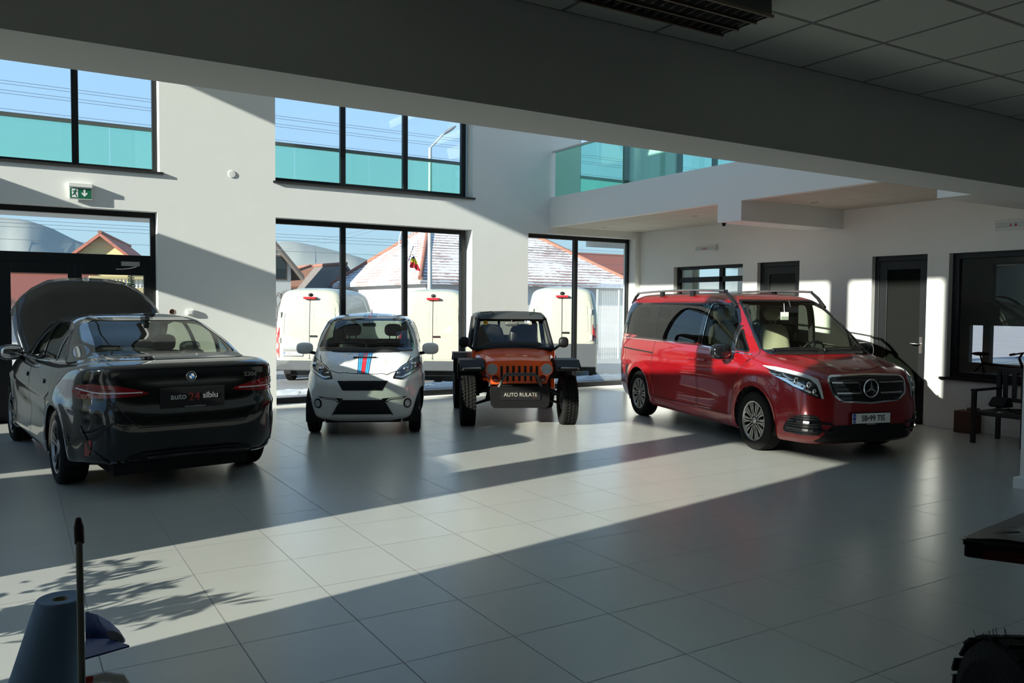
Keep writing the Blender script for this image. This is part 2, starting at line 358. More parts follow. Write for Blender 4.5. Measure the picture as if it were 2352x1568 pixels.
m = MB(); m.b2((XR-.06, 3.9, .69), (XR+.12, 6.72, .725)); struct(m.build('trim_5', DARKPL))
glazing('window_14', 'X', XR+.05, 9.58, 12.3, 3.72, 5.82, mull=(10.4, 11.3), fw_=.1)
glazing('window_15', 'X', XR+.05, 5.0, 7.2, 3.72, 5.82, mull=(6.1,), fw_=.1)
for nm_, a, b in (('right', YB, 6.95), ('right_2', 7.9, 9.2), ('right_3', 10.15, 10.45)):
    m = MB(); m.b2((XR-.012, a, 0), (XR, b, .09)); struct(m.build('baseboard_'+nm_, WHITE2))
# inner balustrade of the mezzanine
bl = empty('glass_balustrade', (9.06, 8.6, 3.8), 0, 'green glass balustrade with slim steel rail along the mezzanine edge', 'balustrade')
ys = [4.1, 5.4, 6.7, 8.0, 9.25, 10.5, 11.88, 13.22]
for i in range(len(ys)-1):
    g = MB(); g.b2((-.006, ys[i]+.006-8.6, -.02), (.006, ys[i+1]-.006-8.6, .86)); g.build('glass_panel', TEALIN, bl)
g = MB(); g.b2((-.03, 4.05-8.6, .86), (.03, 13.28-8.6, .90)); g.build('rail', SILVER, bl, bevel=.008)
# balcony outside
m = MB(); m.b2((-4, YW+.38, 3.2), (16, 14.95, 3.5)); m.b2((-4, YW+.38, 3.03), (2.0, 14.95, 3.2)); m.b2((11.1, YW+.38, 3.03), (16, 14.95, 3.2))
struct(m.build('trim_6', WHITE))
ob = empty('balcony_railing', (5, 14.8, 3.5), 0, 'teal glass balcony railing with grey handrail outside the upper windows', 'railing')
xs = [-4, -2.2, -.4, 1.4, 3.0, 4.42, 5.85, 7.3, 8.8, 10.3, 11.8, 13.3]
for i in range(len(xs)-1):
    g = MB(); g.b2((xs[i]+.004-5, -.006, -.02), (xs[i+1]-.004-5, .006, 1.02)); g.build('glass_panel', TEAL, ob)
g = MB(); g.b2((-9, -.03, 1.02), (9, .03, 1.08)); g.build('rail', mat('rail_grey', (.16, .17, .16), .4, metal=.6), ob)
# ------------------------------------------------------------------ car body kit
def pchip(t, y, q):
    t, y = np.asarray(t, float), np.asarray(y, float); h = np.diff(t); dl = np.diff(y)/h; n = len(t); d = np.zeros(n)
    for k in range(1, n-1):
        if dl[k-1]*dl[k] > 0:
            w1, w2 = 2*h[k]+h[k-1], h[k]+2*h[k-1]; d[k] = (w1+w2)/(w1/dl[k-1]+w2/dl[k])
    d[0], d[-1] = dl[0], dl[-1]
    i = np.clip(np.searchsorted(t, q, side='right')-1, 0, n-2); s = (q-t[i])/h[i]
    return (2*s**3-3*s**2+1)*y[i]+(s**3-2*s**2+s)*h[i]*d[i]+(-2*s**3+3*s**2)*y[i+1]+(s**3-s**2)*h[i]*d[i+1]
def rp(poly, r=.03, n=4):
    """round the corners of a 2-D outline"""
    out = []; k = len(poly)
    for i in range(k):
        a, b, c = Vector(poly[i-1]), Vector(poly[i]), Vector(poly[(i+1) % k])
        rr = min(r, (a-b).length*.45, (c-b).length*.45); p, q = b+(a-b).normalized()*rr, b+(c-b).normalized()*rr
        for j in range(n+1):
            s = j/n; out.append(tuple(p*(1-s)**2+b*2*s*(1-s)+q*s*s))
    return out
def spl(pts, n=6, closed=True):
    """smooth curve through 2-D points"""
    k = len(pts); out = []
    for i in range(k if closed else k-1):
        p = [Vector(pts[j % k]) if closed else Vector(pts[min(max(j, 0), k-1)]) for j in (i-1, i, i+1, i+2)]
        for j in range(n):
            s = j/n
            out.append(tuple(.5*((2*p[1])+(p[2]-p[0])*s+(2*p[0]-5*p[1]+4*p[2]-p[3])*s*s+(3*p[1]-p[0]-3*p[2]+p[3])*s**3)))
    if not closed: out.append(tuple(pts[-1]))
    return out
def circ(cx, cz, r, n=32, ry=None): return [(cx+math.cos(2*PI*i/n)*r, cz+math.sin(2*PI*i/n)*(ry or r)) for i in range(n)]
def mirror(poly): return [(-u, v) for u, v in poly]
VIEW = {'L': (0, 2, 1, 1), 'R': (0, 2, 1, -1), 'F': (1, 2, 0, 1), 'B': (1, 2, 0, -1), 'T': (0, 1, 2, 1)}   # u axis, v axis, depth axis, side
def inside(poly, u, v):
    P = np.asarray(poly); c = np.zeros(len(u), bool); j = len(P)-1
    for i in range(len(P)):
        a, b = P[i], P[j]; j = i
        if a[1] == b[1]: continue
        k = ((a[1] > v) != (b[1] > v)) & (u < (b[0]-a[0])*(v-a[1])/(b[1]-a[1])+a[0]); c ^= k
    return c
def nearest_on(poly, u, v):
    P = np.asarray(poly, float); best = np.full(len(u), 1e9); bu, bv = u.copy(), v.copy()
    for i in range(len(P)):
        a, b = P[i-1], P[i]; d = b-a; L = d@d
        if L < 1e-12: continue
        t = np.clip(((u-a[0])*d[0]+(v-a[1])*d[1])/L, 0, 1); x, y = a[0]+t*d[0], a[1]+t*d[1]; ds = np.hypot(u-x, v-y)
        k = ds < best; best[k] = ds[k]; bu[k] = x[k]; bv[k] = y[k]
    return best, bu, bv
class Shell:
    def __init__(s, L, cell=.035, ref=3, deform=None, pz=3.0):
        L = np.array(L, float)
        d = np.abs(np.diff(L[:, :6], axis=0)).max(1); t = np.concatenate([[0], np.cumsum(np.maximum(d, 1e-3))])
        q = []
        for i in range(len(t)-1):
            n = max(1, int(math.ceil(d[i]/cell))); q += list(t[i]+(t[i+1]-t[i])*np.arange(n)/n)
        q = np.array(q+[t[-1]]); K = np.stack([pchip(t, L[:, c], q) for c in range(8)], 1)
        th = np.linspace(0, PI, 2400); xf, zf, xr, zr, w_, zs, nf, nr = L[ref]
        def outl(row, th):
            xf, zf, xr, zr, w_, zs, nf, nr = row; c, sn = np.cos(th), np.sin(th); n = np.where(c > 0, nf, nr)
            cx, a = (xf+xr)/2, (xf-xr)/2
            x = cx+a*np.sign(c)*np.abs(c)**(2/n); y = w_*np.abs(sn)**(2/n)
            tt = np.abs(x-cx)/max(a, 1e-6); z = zs+(np.where(c > 0, zf, zr)-zs)*tt**pz
            return np.stack([x, y, z], 1)
        P = outl(L[ref], th); s_ = np.concatenate([[0], np.cumsum(np.linalg.norm(np.diff(P, axis=0), axis=1))])
        N = int(s_[-1]/cell); th2 = np.interp(np.linspace(0, s_[-1], N+1), s_, th); th2[0] = 0; th2[-1] = PI
        V = []
        for row in K:
            h = outl(row, th2); h[0, 1] = 0; h[-1, 1] = 0
            m_ = h[1:-1][::-1].copy(); m_[:, 1] *= -1; V.append(np.concatenate([h, m_]))
        R = len(V[0]); V = np.concatenate(V)
        if deform: V = deform(V)
        F = []
        for k in range(len(K)-1):
            a = k*R+np.arange(R); b = k*R+(np.arange(R)+1) % R; F.append(np.stack([a, b, b+R, a+R], 1))
        F = np.concatenate(F)
        s.V, s.F, s.R = V, F, R
        s.top = list(range((len(K)-1)*R, len(K)*R))
        s.finish()
    def finish(s):
        V, F = s.V, s.F
        n = np.cross(V[F[:, 2]]-V[F[:, 0]], V[F[:, 3]]-V[F[:, 1]]); s.fa = n.copy()
        vn = np.zeros_like(V)
        for k in range(4): np.add.at(vn, F[:, k], n)
        s.VN = vn/np.maximum(np.linalg.norm(vn, axis=1), 1e-12)[:, None]; s.FN = n/np.maximum(np.linalg.norm(n, axis=1), 1e-12)[:, None]
        s.reg = np.zeros(len(F), int) if not hasattr(s, 'reg') else s.reg
        if not hasattr(s, 'bvh'): s.bvh = BVHTree.FromPolygons([tuple(v) for v in V], [tuple(f) for f in F.tolist()])
    def hit(s, view, u, v):
        a, b, d, sg = VIEW[view]; o = [0, 0, 0]; o[a], o[b], o[d] = u, v, 6*sg; dr = [0, 0, 0]; dr[d] = -sg
        r = s.bvh.ray_cast(Vector(o), Vector(dr))
        if r[0] is None or abs(r[0][d]) > 5 or (view in 'LR' and r[0].y*sg < -.01): 
            o[d] = 1.0*sg; r = s.bvh.find_nearest(Vector(o)); 
            q = r[0].copy(); q[a], q[b] = u, v; r = (q, r[1])
        n = r[1]; ax = Vector((0, 0, 0)); ax[d] = sg
        if n.dot(ax) < 0: n = -n
        return r[0], n
    def region(s, idx, view, poly, snap=True, only=None, cell=.035, cond=None):
        a, b, d, sg = VIEW[view]; P = poly
        vis = s.VN[:, d]*sg > .42
        if view in 'LR': vis &= s.V[:, 1]*sg > .05
        if snap:
            pa = np.array(P); bb = (s.V[:, a] > pa[:, 0].min()-.1) & (s.V[:, a] < pa[:, 0].max()+.1) & (s.V[:, b] > pa[:, 1].min()-.1) & (s.V[:, b] < pa[:, 1].max()+.1)
            k = np.where(vis & bb)[0]
            if len(k):
                ds, bu, bv = nearest_on(P, s.V[k, a].copy(), s.V[k, b].copy()); m_ = ds < cell*.55
                for i, u, v in zip(k[m_], bu[m_], bv[m_]):
                    p, _ = s.hit(view, u, v)
                    if (Vector(s.V[i])-p).length < cell*.8: s.V[i] = p
        C = s.V[s.F].mean(1); vf = s.FN[:, d]*sg > .1
        if view in 'LR': vf &= C[:, 1]*sg > .05
        k = vf & inside(P, C[:, a], C[:, b])
        if only is not None: k &= np.isin(s.reg, only)
        if cond is not None: k &= cond(C)
        s.reg[k] = idx
    def emit(s, idx, name, mats, parent, liner=True, extra=None):
        F = s.F[s.reg == idx]; used = np.unique(F); mp = np.full(len(s.V), -1); mp[used] = np.arange(len(used)); n = len(used)
        me = bpy.data.meshes.new(name); fs = mp[F].tolist()
        if extra: fs += [[int(mp[i]) for i in extra]]
        vs = s.V[used]; k = len(fs); ns = s.VN[used]
        if liner:      # thin inner skin of dark cabin trim
            vs = np.concatenate([vs, vs-ns*.02]); fs = fs+[[i+n for i in f[::-1]] for f in fs]; ns = np.concatenate([ns, -ns])
        me.from_pydata(vs.tolist(), [], fs)
        for x in mats: me.materials.append(x)
        me.polygons.foreach_set('use_smooth', [True]*len(fs)); me.polygons.foreach_set('material_index', [0]*k+[len(mats)-1]*(len(fs)-k)); me.update()
        me.normals_split_custom_set_from_vertices([tuple(x) for x in ns])
        o = bpy.data.objects.new(name, me); COL.objects.link(o); o.parent = parent
        return o
def patch(sh, name, poly, view, mats, parent, off=.004, th=.0, cell=.05, dome=0, mb=None, m=0):
    """outline projected onto the body; th gives it depth (a rim that goes down into the body)"""
    a, b, d, sg = VIEW[view]
    bm = bmesh.new(); tri = tessellate_polygon([[Vector((u, v, 0)) for u, v in poly]])
    vs = [bm.verts.new((u, v, 0)) for u, v in poly]
    for t in tri:
        try: bm.faces.new([vs[i] for i in t])
        except ValueError: pass
    P = np.array(poly); lo, hi = P.min(0), P.max(0)
    for ax in (0, 1):
        n = int((hi[ax]-lo[ax])/cell)
        for i in range(1, n+1):
            c = lo[ax]+(hi[ax]-lo[ax])*i/(n+1); co = [0, 0, 0]; no = [0, 0, 0]; co[ax] = c; no[ax] = 1
            bmesh.ops.bisect_plane(bm, geom=bm.verts[:]+bm.edges[:]+bm.faces[:], plane_co=co, plane_no=no)
    bmesh.ops.remove_doubles(bm, verts=bm.verts, dist=1e-5)
    bm.verts.index_update(); V = []; V2 = []; flip = (view in 'LBT')
    if view == 'L': flip = True
    for v in bm.verts:
        p, n = sh.hit(view, v.co.x, v.co.y); o_ = off
        if dome:
            e = min((v.co.x-lo[0]), (hi[0]-v.co.x), (v.co.y-lo[1]), (hi[1]-v.co.y)); o_ += dome*min(1, e/.08)
        V.append(p+n*(o_+th)); V2.append(p+n*(-.012))
    F = [[v.index for v in f.verts] for f in bm.faces]
    # outward winding
    ax = Vector((0, 0, 0)); ax[d] = sg
    F = [f if (V[f[1]]-V[f[0]]).cross(V[f[2]]-V[f[0]]).dot(ax) > 0 else f[::-1] for f in F]
    be = [(e.verts[0].index, e.verts[1].index) for e in bm.edges if len(e.link_faces) == 1]; bm.free()
    own = mb is None; mb = mb or MB()
    mb.add(V, F, m, True)
    if th:
        k = len(V); W = V+V2; mb.add(W, [(i, j, j+k, i+k) for i, j in be], m, False)
    return mb.build(name, mats, parent) if own else mb
def ribbon(sh, poly, wd, view, mb, m=0, closed=True, off=.002, cell=.04, th=0):
    P = [Vector(p) for p in poly]; Q = []
    k = len(P)
    for i in range(k if closed else k-1):
        a, b = P[i], P[(i+1) % k]; n = max(1, int((b-a).length/cell))
        for j in range(n): Q.append(a+(b-a)*j/n)
    if not closed: Q.append(P[-1])
    k = len(Q); V = []
    for i in range(k):
        if closed: d1, d2 = Q[i]-Q[i-1], Q[(i+1) % k]-Q[i]
        else: d1 = Q[i]-Q[max(i-1, 0)] if i else Q[1]-Q[0]; d2 = Q[min(i+1, k-1)]-Q[i] if i < k-1 else d1
        d = (d1.normalized()+d2.normalized())
        d = d.normalized() if d.length > 1e-6 else d1.normalized()
        n = Vector((-d.y, d.x))
        for sg in (-1, 1):
            q = Q[i]+n*wd/2*sg; p, nn = sh.hit(view, q.x, q.y); V.append(p+nn*(off+th))
        if th:
            for sg in (1, -1): q = Q[i]+n*wd/2*sg; p, nn = sh.hit(view, q.x, q.y); V.append(p-nn*.004)
    r = 4 if th else 2; F = []
    for i in range(k if closed else k-1):
        j = (i+1) % k
        for c in range(r if th else 1): F.append((i*r+c, i*r+(c+1) % r, j*r+(c+1) % r, j*r+c))
    mb.add(V, F, m, False)
    return mb
def flank_gaps(sh, polys, parent, name='panel_gaps', lines=()):
    for vw in 'RL':
        g = MB()
        for p in polys: ribbon(sh, p, .007, vw, g)
        for p, w_ in lines: ribbon(sh, p, w_, vw, g, closed=False)
        g.build(name, GAP, parent)
def arch_trims(sh, WA, m, parent, wd=.03, off=.006):
    for vw in 'RL':
        for cx, cz, r in WA: g = MB(); arch_lip(sh, cx, cz, r+off, vw, g, a0=0, a1=1, wd=wd); g.build('wheel_arch_trim', m, parent)
def make_wheel(name, parent, x, y, R, wd, rr, rim_mat, spoke, side, dark=None, steer=0):
    """tyre part with rim and hub cap as its sub-parts; side = +1 faces car left (+y)"""
    Mx = Matrix.Translation((x, y, R)) @ Matrix.Rotation(steer, 4, 'Z') @ (Matrix.Identity(4) if side > 0 else Matrix.Rotation(PI, 4, 'Z'))
    h = wd/2; m = MB()
    prof = [(rr-.004, h*.55), (rr+.006, h*.86), (rr+.03, h*.97), ((R+rr)/2, h), (R-.03, h*.95), (R-.010, h*.86), (R-.001, h*.72)]
    gro = []
    for g in (.42, 0, -.42):
        gro += [(R, h*(g+.09)), (R-.008, h*(g+.08)), (R-.008, h*(g-.08)), (R, h*(g-.09))]
    prof = prof+gro+[(r, -z) for r, z in prof[::-1]]
    m.lathe(prof, 64, 0, Mx); t = m.build('wheel', RUBBER, parent)
    r = MB(); f = h*.62
    r.lathe([(rr, h*.80), (rr, h*.90), (rr-.012, h*.88), (rr-.02, h*.70), (rr-.03, f*.2), (rr-.03, -h*.8), (.05, -h*.8)], 48, 0, Mx, ms=[0, 0, 0, 1, 1, 1])
    r.lathe([(rr-.03, .01), (.02, .01)], 40, 1, Mx)
    spoke(r, rr, h, Mx)
    r.build('rim', [rim_mat, dark or DARKPL], t)
    c = MB(); c.lathe([(.001, h*.80), (.026, h*.79), (.034, h*.74), (.036, h*.5)], 20, 0, Mx); c.build('hub_cap', rim_mat if rim_mat is not DARKPL else SILVER, t)
    return t
def sp_bar(r, rr, h, Mx, ang, w0, w1, r0, r1, z0, z1, m=0, tk=.03, off0=0, off1=0):
    c, s_ = math.cos(ang), math.sin(ang)
    def P(rad, t, z): return (c*rad-s_*t, z, s_*rad+c*t)
    v = [P(r0, off0-w0, z0), P(r0, off0+w0, z0), P(r1, off1+w1, z1), P(r1, off1-w1, z1), P(r0, off0-w0, z0-tk), P(r0, off0+w0, z0-tk), P(r1, off1+w1, z1-tk), P(r1, off1-w1, z1-tk)]
    r.add(v, [(0, 1, 2, 3), (4, 7, 6, 5), (0, 4, 5, 1), (1, 5, 6, 2), (2, 6, 7, 3), (3, 7, 4, 0)], m, False, Mx)
def seat(parent, x, y, z, m, wd=.5, head=True, name='seat', back=.62, lean=.22):
    s = MB(); s.blob((x, y, z), (.26, wd/2, .09), 0, 8, p=4); 
    R = Matrix.Translation((x-.24, y, z+.02)) @ Matrix.Rotation(-lean, 4, 'Y')
    s.blob((0, 0, back/2), (.075, wd/2*.94, back/2), 0, 8, R, p=3.6)
    if head: s.blob((.01, 0, back+.13), (.055, .13, .095), 0, 8, R, p=3); s.cyl((0, -.05, back-.02), (0, -.05, back+.1), .008, M=R, n=6); s.cyl((0, .05, back-.02), (0, .05, back+.1), .008, M=R, n=6)
    return s.build(name, m, parent)
def steering(parent, x, y, z, tilt=.5, r=.18, m=None):
    s = MB(); Mx = Matrix.Translation((x, y, z)) @ Matrix.Rotation(PI/2+tilt, 4, 'Y')
    s.tube([(math.cos(a)*r, math.sin(a)*r, 0) for a in np.linspace(0, 2*PI, 25)[:-1]], .014, 8, 0, True, Mx)
    s.blob((0, 0, .02), (.06, .05, .03), 0, 6, Mx)
    for a in (0, PI, PI/2*3): s.tube([(0, 0, .01), (math.cos(a)*r, math.sin(a)*r, 0)], .012, 6, M=Mx)
    return s.build('steering_wheel', m or DARKPL, parent)
TRIM = mat('dark_cabin_trim', (.02, .02, .02), .7); CREAM = mat('cream_leather', (.62, .57, .44), .45, noise=.05); BLKL = mat('black_leather', (.02, .02, .02), .45)
TINT = glass('tinted_car_glass', (.30, .33, .30), ior=1.4); CLEAR = glass('car_windscreen_glass', (.70, .76, .67), refl=.6, ior=1.36); DARKG = glass('privacy_glass', (.05, .055, .05), ior=1.55)
CHROME = mat('chrome', (.85, .85, .85), .08, metal=1); GAP = mat('panel_gap_black', (.004, .004, .004), .8); PIANO = mat('gloss_black', (.006, .006, .007), .06, coat=.6)
LENS = glass('clear_lens', (.85, .88, .9), ior=1.5, body=(.8, .83, .85), bodyk=.06); REDL = mat('red_lens', (.22, .006, .008), .12, coat=1); ORANGEL = mat('amber_lens', (.6, .12, .02), .15, coat=1)
PLATEW = mat('plate_white', (.88, .88, .86), .35); PBLUE = mat('plate_blue', (.02, .06, .42), .35); BLKT = mat('plate_black_ink', (.015, .015, .02), .5); WHT = mat('white_ink', (.8, .8, .8), .5)
def plate(parent, name, M, txt, wd=.52, ht=.11, style='eu', frame=True):
    p = MB(); p.box((0, 0, 0), (wd, ht, .008), 0, M); 
    if frame: p.box((0, -.006, -.004), (wd+.02, ht+.032, .006), 3, M)
    p.box((-wd/2+.022, 0, .0045), (.04, ht-.008, .002), 1, M)
    for i in range(12):
        a = i*PI/6; p.cyl((-wd/2+.022+math.cos(a)*.011, .022+math.sin(a)*.011, .005), (-wd/2+.022+math.cos(a)*.011, .022+math.sin(a)*.011, .0065), .002, n=5, m=4, M=M)
    p.text('RO', .025, M @ Matrix.Translation((-wd/2+.022, -.028, .0058)), 4, .0004)
    p.text(txt, ht*.80, M @ Matrix.Translation((.022, -.002, .0048)), 2, .0006, bold=.0012, sx=.92)
    return p.build(name, [PLATEW, PBLUE, BLKT, DARKPL, WHT], parent)
# ------------------------------------------------------------------ shared body steps
def arch_liner(parent, x, y0, y1, r, zc):
    m = MB(); n = 20; A = [(-.12*PI)+(1.24*PI)*i/n for i in range(n+1)]
    v = [(x+math.cos(a)*r, y0, zc+math.sin(a)*r) for a in A]+[(x+math.cos(a)*r, y1, zc+math.sin(a)*r) for a in A]
    m.add(v, [(i, i+1, n+2+i, n+1+i) for i in range(n)], 0, True)
    m.add([v[i] for i in range(n+1)], [tuple(range(n+1))], 0)
    return m.build('wheel_arch_liner', GAP, parent)
def arch_lip(sh, cx, cz, r, view, mb, m=0, wd=.03, a0=-.08, a1=1.08, th=.006, n=26):
    P = [(cx+math.cos(PI*(a0+(a1-a0)*i/n))*r, cz+math.sin(PI*(a0+(a1-a0)*i/n))*r) for i in range(n+1)]
    ribbon(sh, P, wd, view, mb, m, closed=False, off=.001, th=th)
def mk_mirror(parent, x, y, z, sg, mshell, s=1.0, glass_back=False):
    m = MB(); m.blob((x, y, z), (.085*s, .135*s, .095*s), 0, 10, p=2.8)
    m.tube([(x+.02, y-sg*.08*s, z-.06*s), (x+.05, y-sg*.19*s, z-.08*s)], .022, 8, 1)
    o = m.build('wing_mirror', [mshell, DARKPL], parent)
    g = MB(); g.blob((x-.075*s, y, z), (.016, .11*s, .075*s), 0, 8, p=3); g.build('mirror_glass', CHROME, o)
    return o
def dash(parent, x, w_, z, m, dx=.28, h=.2):
    d = MB(); d.blob((x, 0, z-h/2), (dx, w_, h), 0, 10, p=4); return d.build('dashboard', m, parent)
# ------------------------------------------------------------------ red people carrier
RED = mat('deep_red_metallic_paint', (.26, .004, .008), .28, metal=.25, coat=1, noise=.04, nscale=90)
van = empty('minivan', (8.775, 8.07, 0), math.radians(-105.1), 'dark red people carrier with silver roof rails and three-pointed star grille', 'car')
van.scale = (.985, .955, 1)
L = [(2.42, .17, -2.45, .24, .87, .20, 6, 7), (2.54, .25, -2.54, .32, .925, .26, 6, 7), (2.57, .48, -2.57, .5, .955, .48, 6, 8), (2.56, .70, -2.57, .75, .964, .74, 5.6, 8),
     (2.52, .87, -2.56, .92, .962, .93, 5.2, 8), (2.42, .965, -2.55, 1.05, .955, 1.045, 4.8, 8), (2.12, 1.06, -2.545, 1.12, .94, 1.11, 5, 8), (1.76, 1.13, -2.54, 1.18, .922, 1.165, 6.3, 8),
     (1.42, 1.36, -2.52, 1.36, .895, 1.36, 7, 8), (1.13, 1.56, -2.48, 1.55, .858, 1.56, 7, 8), (.90, 1.71, -2.43, 1.72, .812, 1.72, 7, 7), (.72, 1.80, -2.36, 1.815, .755, 1.805, 6, 6),
     (.50, 1.85, -2.2, 1.875, .65, 1.862, 5, 5), (.15, 1.882, -1.8, 1.898, .45, 1.888, 4, 4), (-.6, 1.902, -1.0, 1.904, .1, 1.903, 3, 3)]
def dv(V):
    V = V.copy(); x, y, z = V.T
    cr_ = .012*np.exp(-((z-(.90+.03*x))/.035)**2)*(np.abs(x) < 2.3)      # shoulder crease
    cr_ += -.018*np.exp(-((z-.62)/.16)**2)*np.exp(-((x-.1)/1.1)**4)      # hollow flanks
    cr_ += .012*np.exp(-((z-.33)/.05)**2)*(np.abs(x-.07) < 1.15)
    for ax in (1.67, -1.53):
        r = np.hypot(x-ax, z-.36); cr_ += .022*np.exp(-((r-.43)/.07)**2)
    V[:, 1] += np.sign(y)*cr_*np.clip((np.abs(y)-.5)/.3, 0, 1)
    k = (z > .9) & (z < 1.2) & (x > 1.7)
    V[:, 2] += k*.018*np.exp(-((np.abs(y)-(.30+.22*(2.5-x)))/.06)**2)*np.clip((x-1.7)/.2, 0, 1)*np.clip((2.5-x)/.15, 0, 1)
    return V
sh = Shell(L, .032, 3, dv)
WA = [(1.67, .37, .40), (-1.53, .37, .395)]
win = {'rear': rp([(-2.34, 1.21), (.26, 1.20), (.33, 1.735), (-2.15, 1.735), (-2.27, 1.60)], .07), 'front': rp([(.36, 1.20), (1.11, 1.165), (1.09, 1.49), (.90, 1.665), (.74, 1.73), (.42, 1.735)], .05),
       'tri': rp([(1.165, 1.165), (1.42, 1.15), (1.17, 1.42)], .03)}
ws = rp([(-.77, 1.165), (.77, 1.165), (.725, 1.40), (.655, 1.62), (.59, 1.775), (-.59, 1.775), (-.655, 1.62), (-.725, 1.40)], .05)
tg = rp([(-.80, 1.2), (.80, 1.2), (.70, 1.74), (-.70, 1.74)], .08)
fd = rp([(.33, .36), (1.17, .36), (1.20, .60), (1.27, .85), (1.60, 1.12), (1.15, 1.52), (.86, 1.73), (.38, 1.76), (.30, 1.2)], .06)
sdr = rp([(-1.02, 1.76), (-1.02, 1.05), (-1.06, .85), (-1.08, .36), (.29, .36), (.27, 1.2), (.34, 1.76)], .05)
hood = rp([(-.77, 1.62), (-.75, 1.98), (-.60, 2.27), (0, 2.39), (.60, 2.27), (.75, 1.98), (.77, 1.62), (.5, 1.72), (-.5, 1.72)], .05)
hoodT = [(b, a) for a, b in hood]
sh.region(1, 'T', hoodT, cond=lambda C: (C[:, 2] > .84) & (C[:, 2] < 1.19))
for vw in 'LR':
    sh.region(2, vw, sdr); sh.region(3, vw, fd, only=[0, 2])
sh.region(4, 'F', rp([(-.96, .1), (.96, .1), (.96, .62), (.6, .62), (.6, .9), (-.6, .9), (-.6, .62), (-.96, .62)], .02), only=[0], cond=lambda C: C[:, 0] > 2.02)
for vw in 'LR':
    for p in win.values(): sh.region(9, vw, p)
    for cx, cz, r in WA: sh.region(9, vw, circ(cx, cz, r), cond=lambda C: C[:, 2] < .9)
sh.region(9, 'F', ws, cond=lambda C: (C[:, 0] > .4) & (C[:, 0] < 2)); sh.region(9, 'B', tg)
PM = [RED, TRIM]
sh.emit(0, 'body', PM, van, extra=sh.top); sh.emit(1, 'bonnet', PM, van); sh.emit(4, 'front_bumper', PM, van)
def side_split(sh, idx, name, mats, parent):
    """a region on both flanks becomes one mesh per flank"""
    keep = sh.reg.copy(); C = sh.V[sh.F].mean(1); out = []
    for sg in (-1, 1):
        sh.reg = np.where((keep == idx) & (C[:, 1]*sg > 0), idx, -1); out.append(sh.emit(idx, name, mats, parent))
    sh.reg = keep; return out
side_split(sh, 2, 'sliding_door', PM, van); FD = side_split(sh, 3, 'front_door', PM, van)
flank_gaps(sh, [fd, sdr], van, lines=[([(-2.25, 1.03), (-1.02, 1.0)], .022)])
g = MB(); ribbon(sh, [(b, a) for a, b in hood], .007, 'T', g); g.build('bonnet_gap', GAP, van)
arch_trims(sh, WA, RED, van)
for k, vw in enumerate('RL'):
    patch(sh, 'rear_side_window', win['rear'], vw, DARKG, van, off=.001)
    patch(sh, 'door_window', win['front'], vw, CLEAR, FD[k], off=.0)
    patch(sh, 'quarter_window', win['tri'], vw, TINT, FD[k], off=.001)
    g = MB(); ribbon(sh, [(.30, 1.20), (.385, 1.75)], .07, vw, g, closed=False, off=.004, th=.003); ribbon(sh, [(1.138, 1.17), (1.125, 1.46)], .045, vw, g, closed=False, off=.003, th=.003)
    for p in win.values(): ribbon(sh, p, .022, vw, g, off=.001, th=.003)
    g.build('window_surround', PIANO, van)
    g = MB(); ribbon(sh, [(-2.33, 1.185), (.3, 1.178), (1.5, 1.115)], .012, vw, g, closed=False, off=.004, th=.004); ribbon(sh, [(.37, 1.20), (.44, 1.72)], .012, vw, g, closed=False, off=.007, th=.003); ribbon(sh, [(1.165, 1.17), (1.15, 1.44)], .010, vw, g, closed=False, off=.007, th=.003)
    g.build('chrome_strip', CHROME, van)
    for hx in (.17, .45):
        sg = -1 if vw == 'R' else 1
        h = MB(); patch(sh, '', rp([(hx-.10, .955), (hx+.10, .955), (hx+.10, 1.02), (hx-.10, 1.02)], .03), vw, None, None, off=.002, mb=h)
        p, n = sh.hit(vw, hx, .99); h.tube([p+n*.008+Vector((-.09, 0, 0)), p+n*.035+Vector((-.05, 0, .0)), p+n*.035+Vector((.05, 0, 0)), p+n*.008+Vector((.09, 0, 0))], .012, 8)
        h.build('door_handle', RED, van)
patch(sh, 'windscreen', ws, 'F', CLEAR, van, off=.0); patch(sh, 'rear_window', tg, 'B', DARKG, van, off=.001)
g = MB(); ribbon(sh, ws, .022, 'F', g, off=.002, th=.003); patch(sh, '', [(-.74, 1.128), (.74, 1.128), (.765, 1.18), (-.765, 1.18)], 'F', None, None, off=.004, mb=g); g.build('windscreen_surround', PIANO, van)
for y0, y1 in ((-.66, -.02), (.06, .70)):
    g = MB(); P = []
    for i in range(9):
        t = i/8; p, n = sh.hit('F', y0+(y1-y0)*t, 1.175+.012*math.sin(t*PI)); P.append(p+n*.022)
    g.tube(P, .009, 6); g.cyl(P[0], P[0]+Vector((.02, 0, -.03)), .016, n=8); g.build('wiper', DARKPL, van)
# grille, star, lamps, intakes
gr = rp([(-.53, .885), (-.48, .925), (0, .94), (.48, .925), (.53, .885), (.50, .74), (.40, .665), (0, .635), (-.40, .665), (-.50, .74)], .03)
g = patch(sh, 'grille', gr, 'F', PIANO, van, off=.003, th=.006)
q = MB(); ribbon(sh, gr, .02, 'F', q, off=.004, th=.010)
for z in (.855, .745):
    for sg in (-1, 1): ribbon(sh, [(sg*.14, z), (sg*(.49 if z > .8 else .45), z+.004)], .016, 'F', q, closed=False, off=.012, th=.008)
q.build('chrome_frame', CHROME, g)
q = MB(); p, n = sh.hit('F', 0, .80); c = p+Vector((.04, 0, 0)); Mx = Matrix.Translation(c) @ Matrix.Rotation(PI/2, 4, 'Y')
q.tube([(math.cos(a)*.098, math.sin(a)*.098, 0) for a in np.linspace(0, 2*PI, 41)[:-1]], .0085, 8, 0, True, Mx)
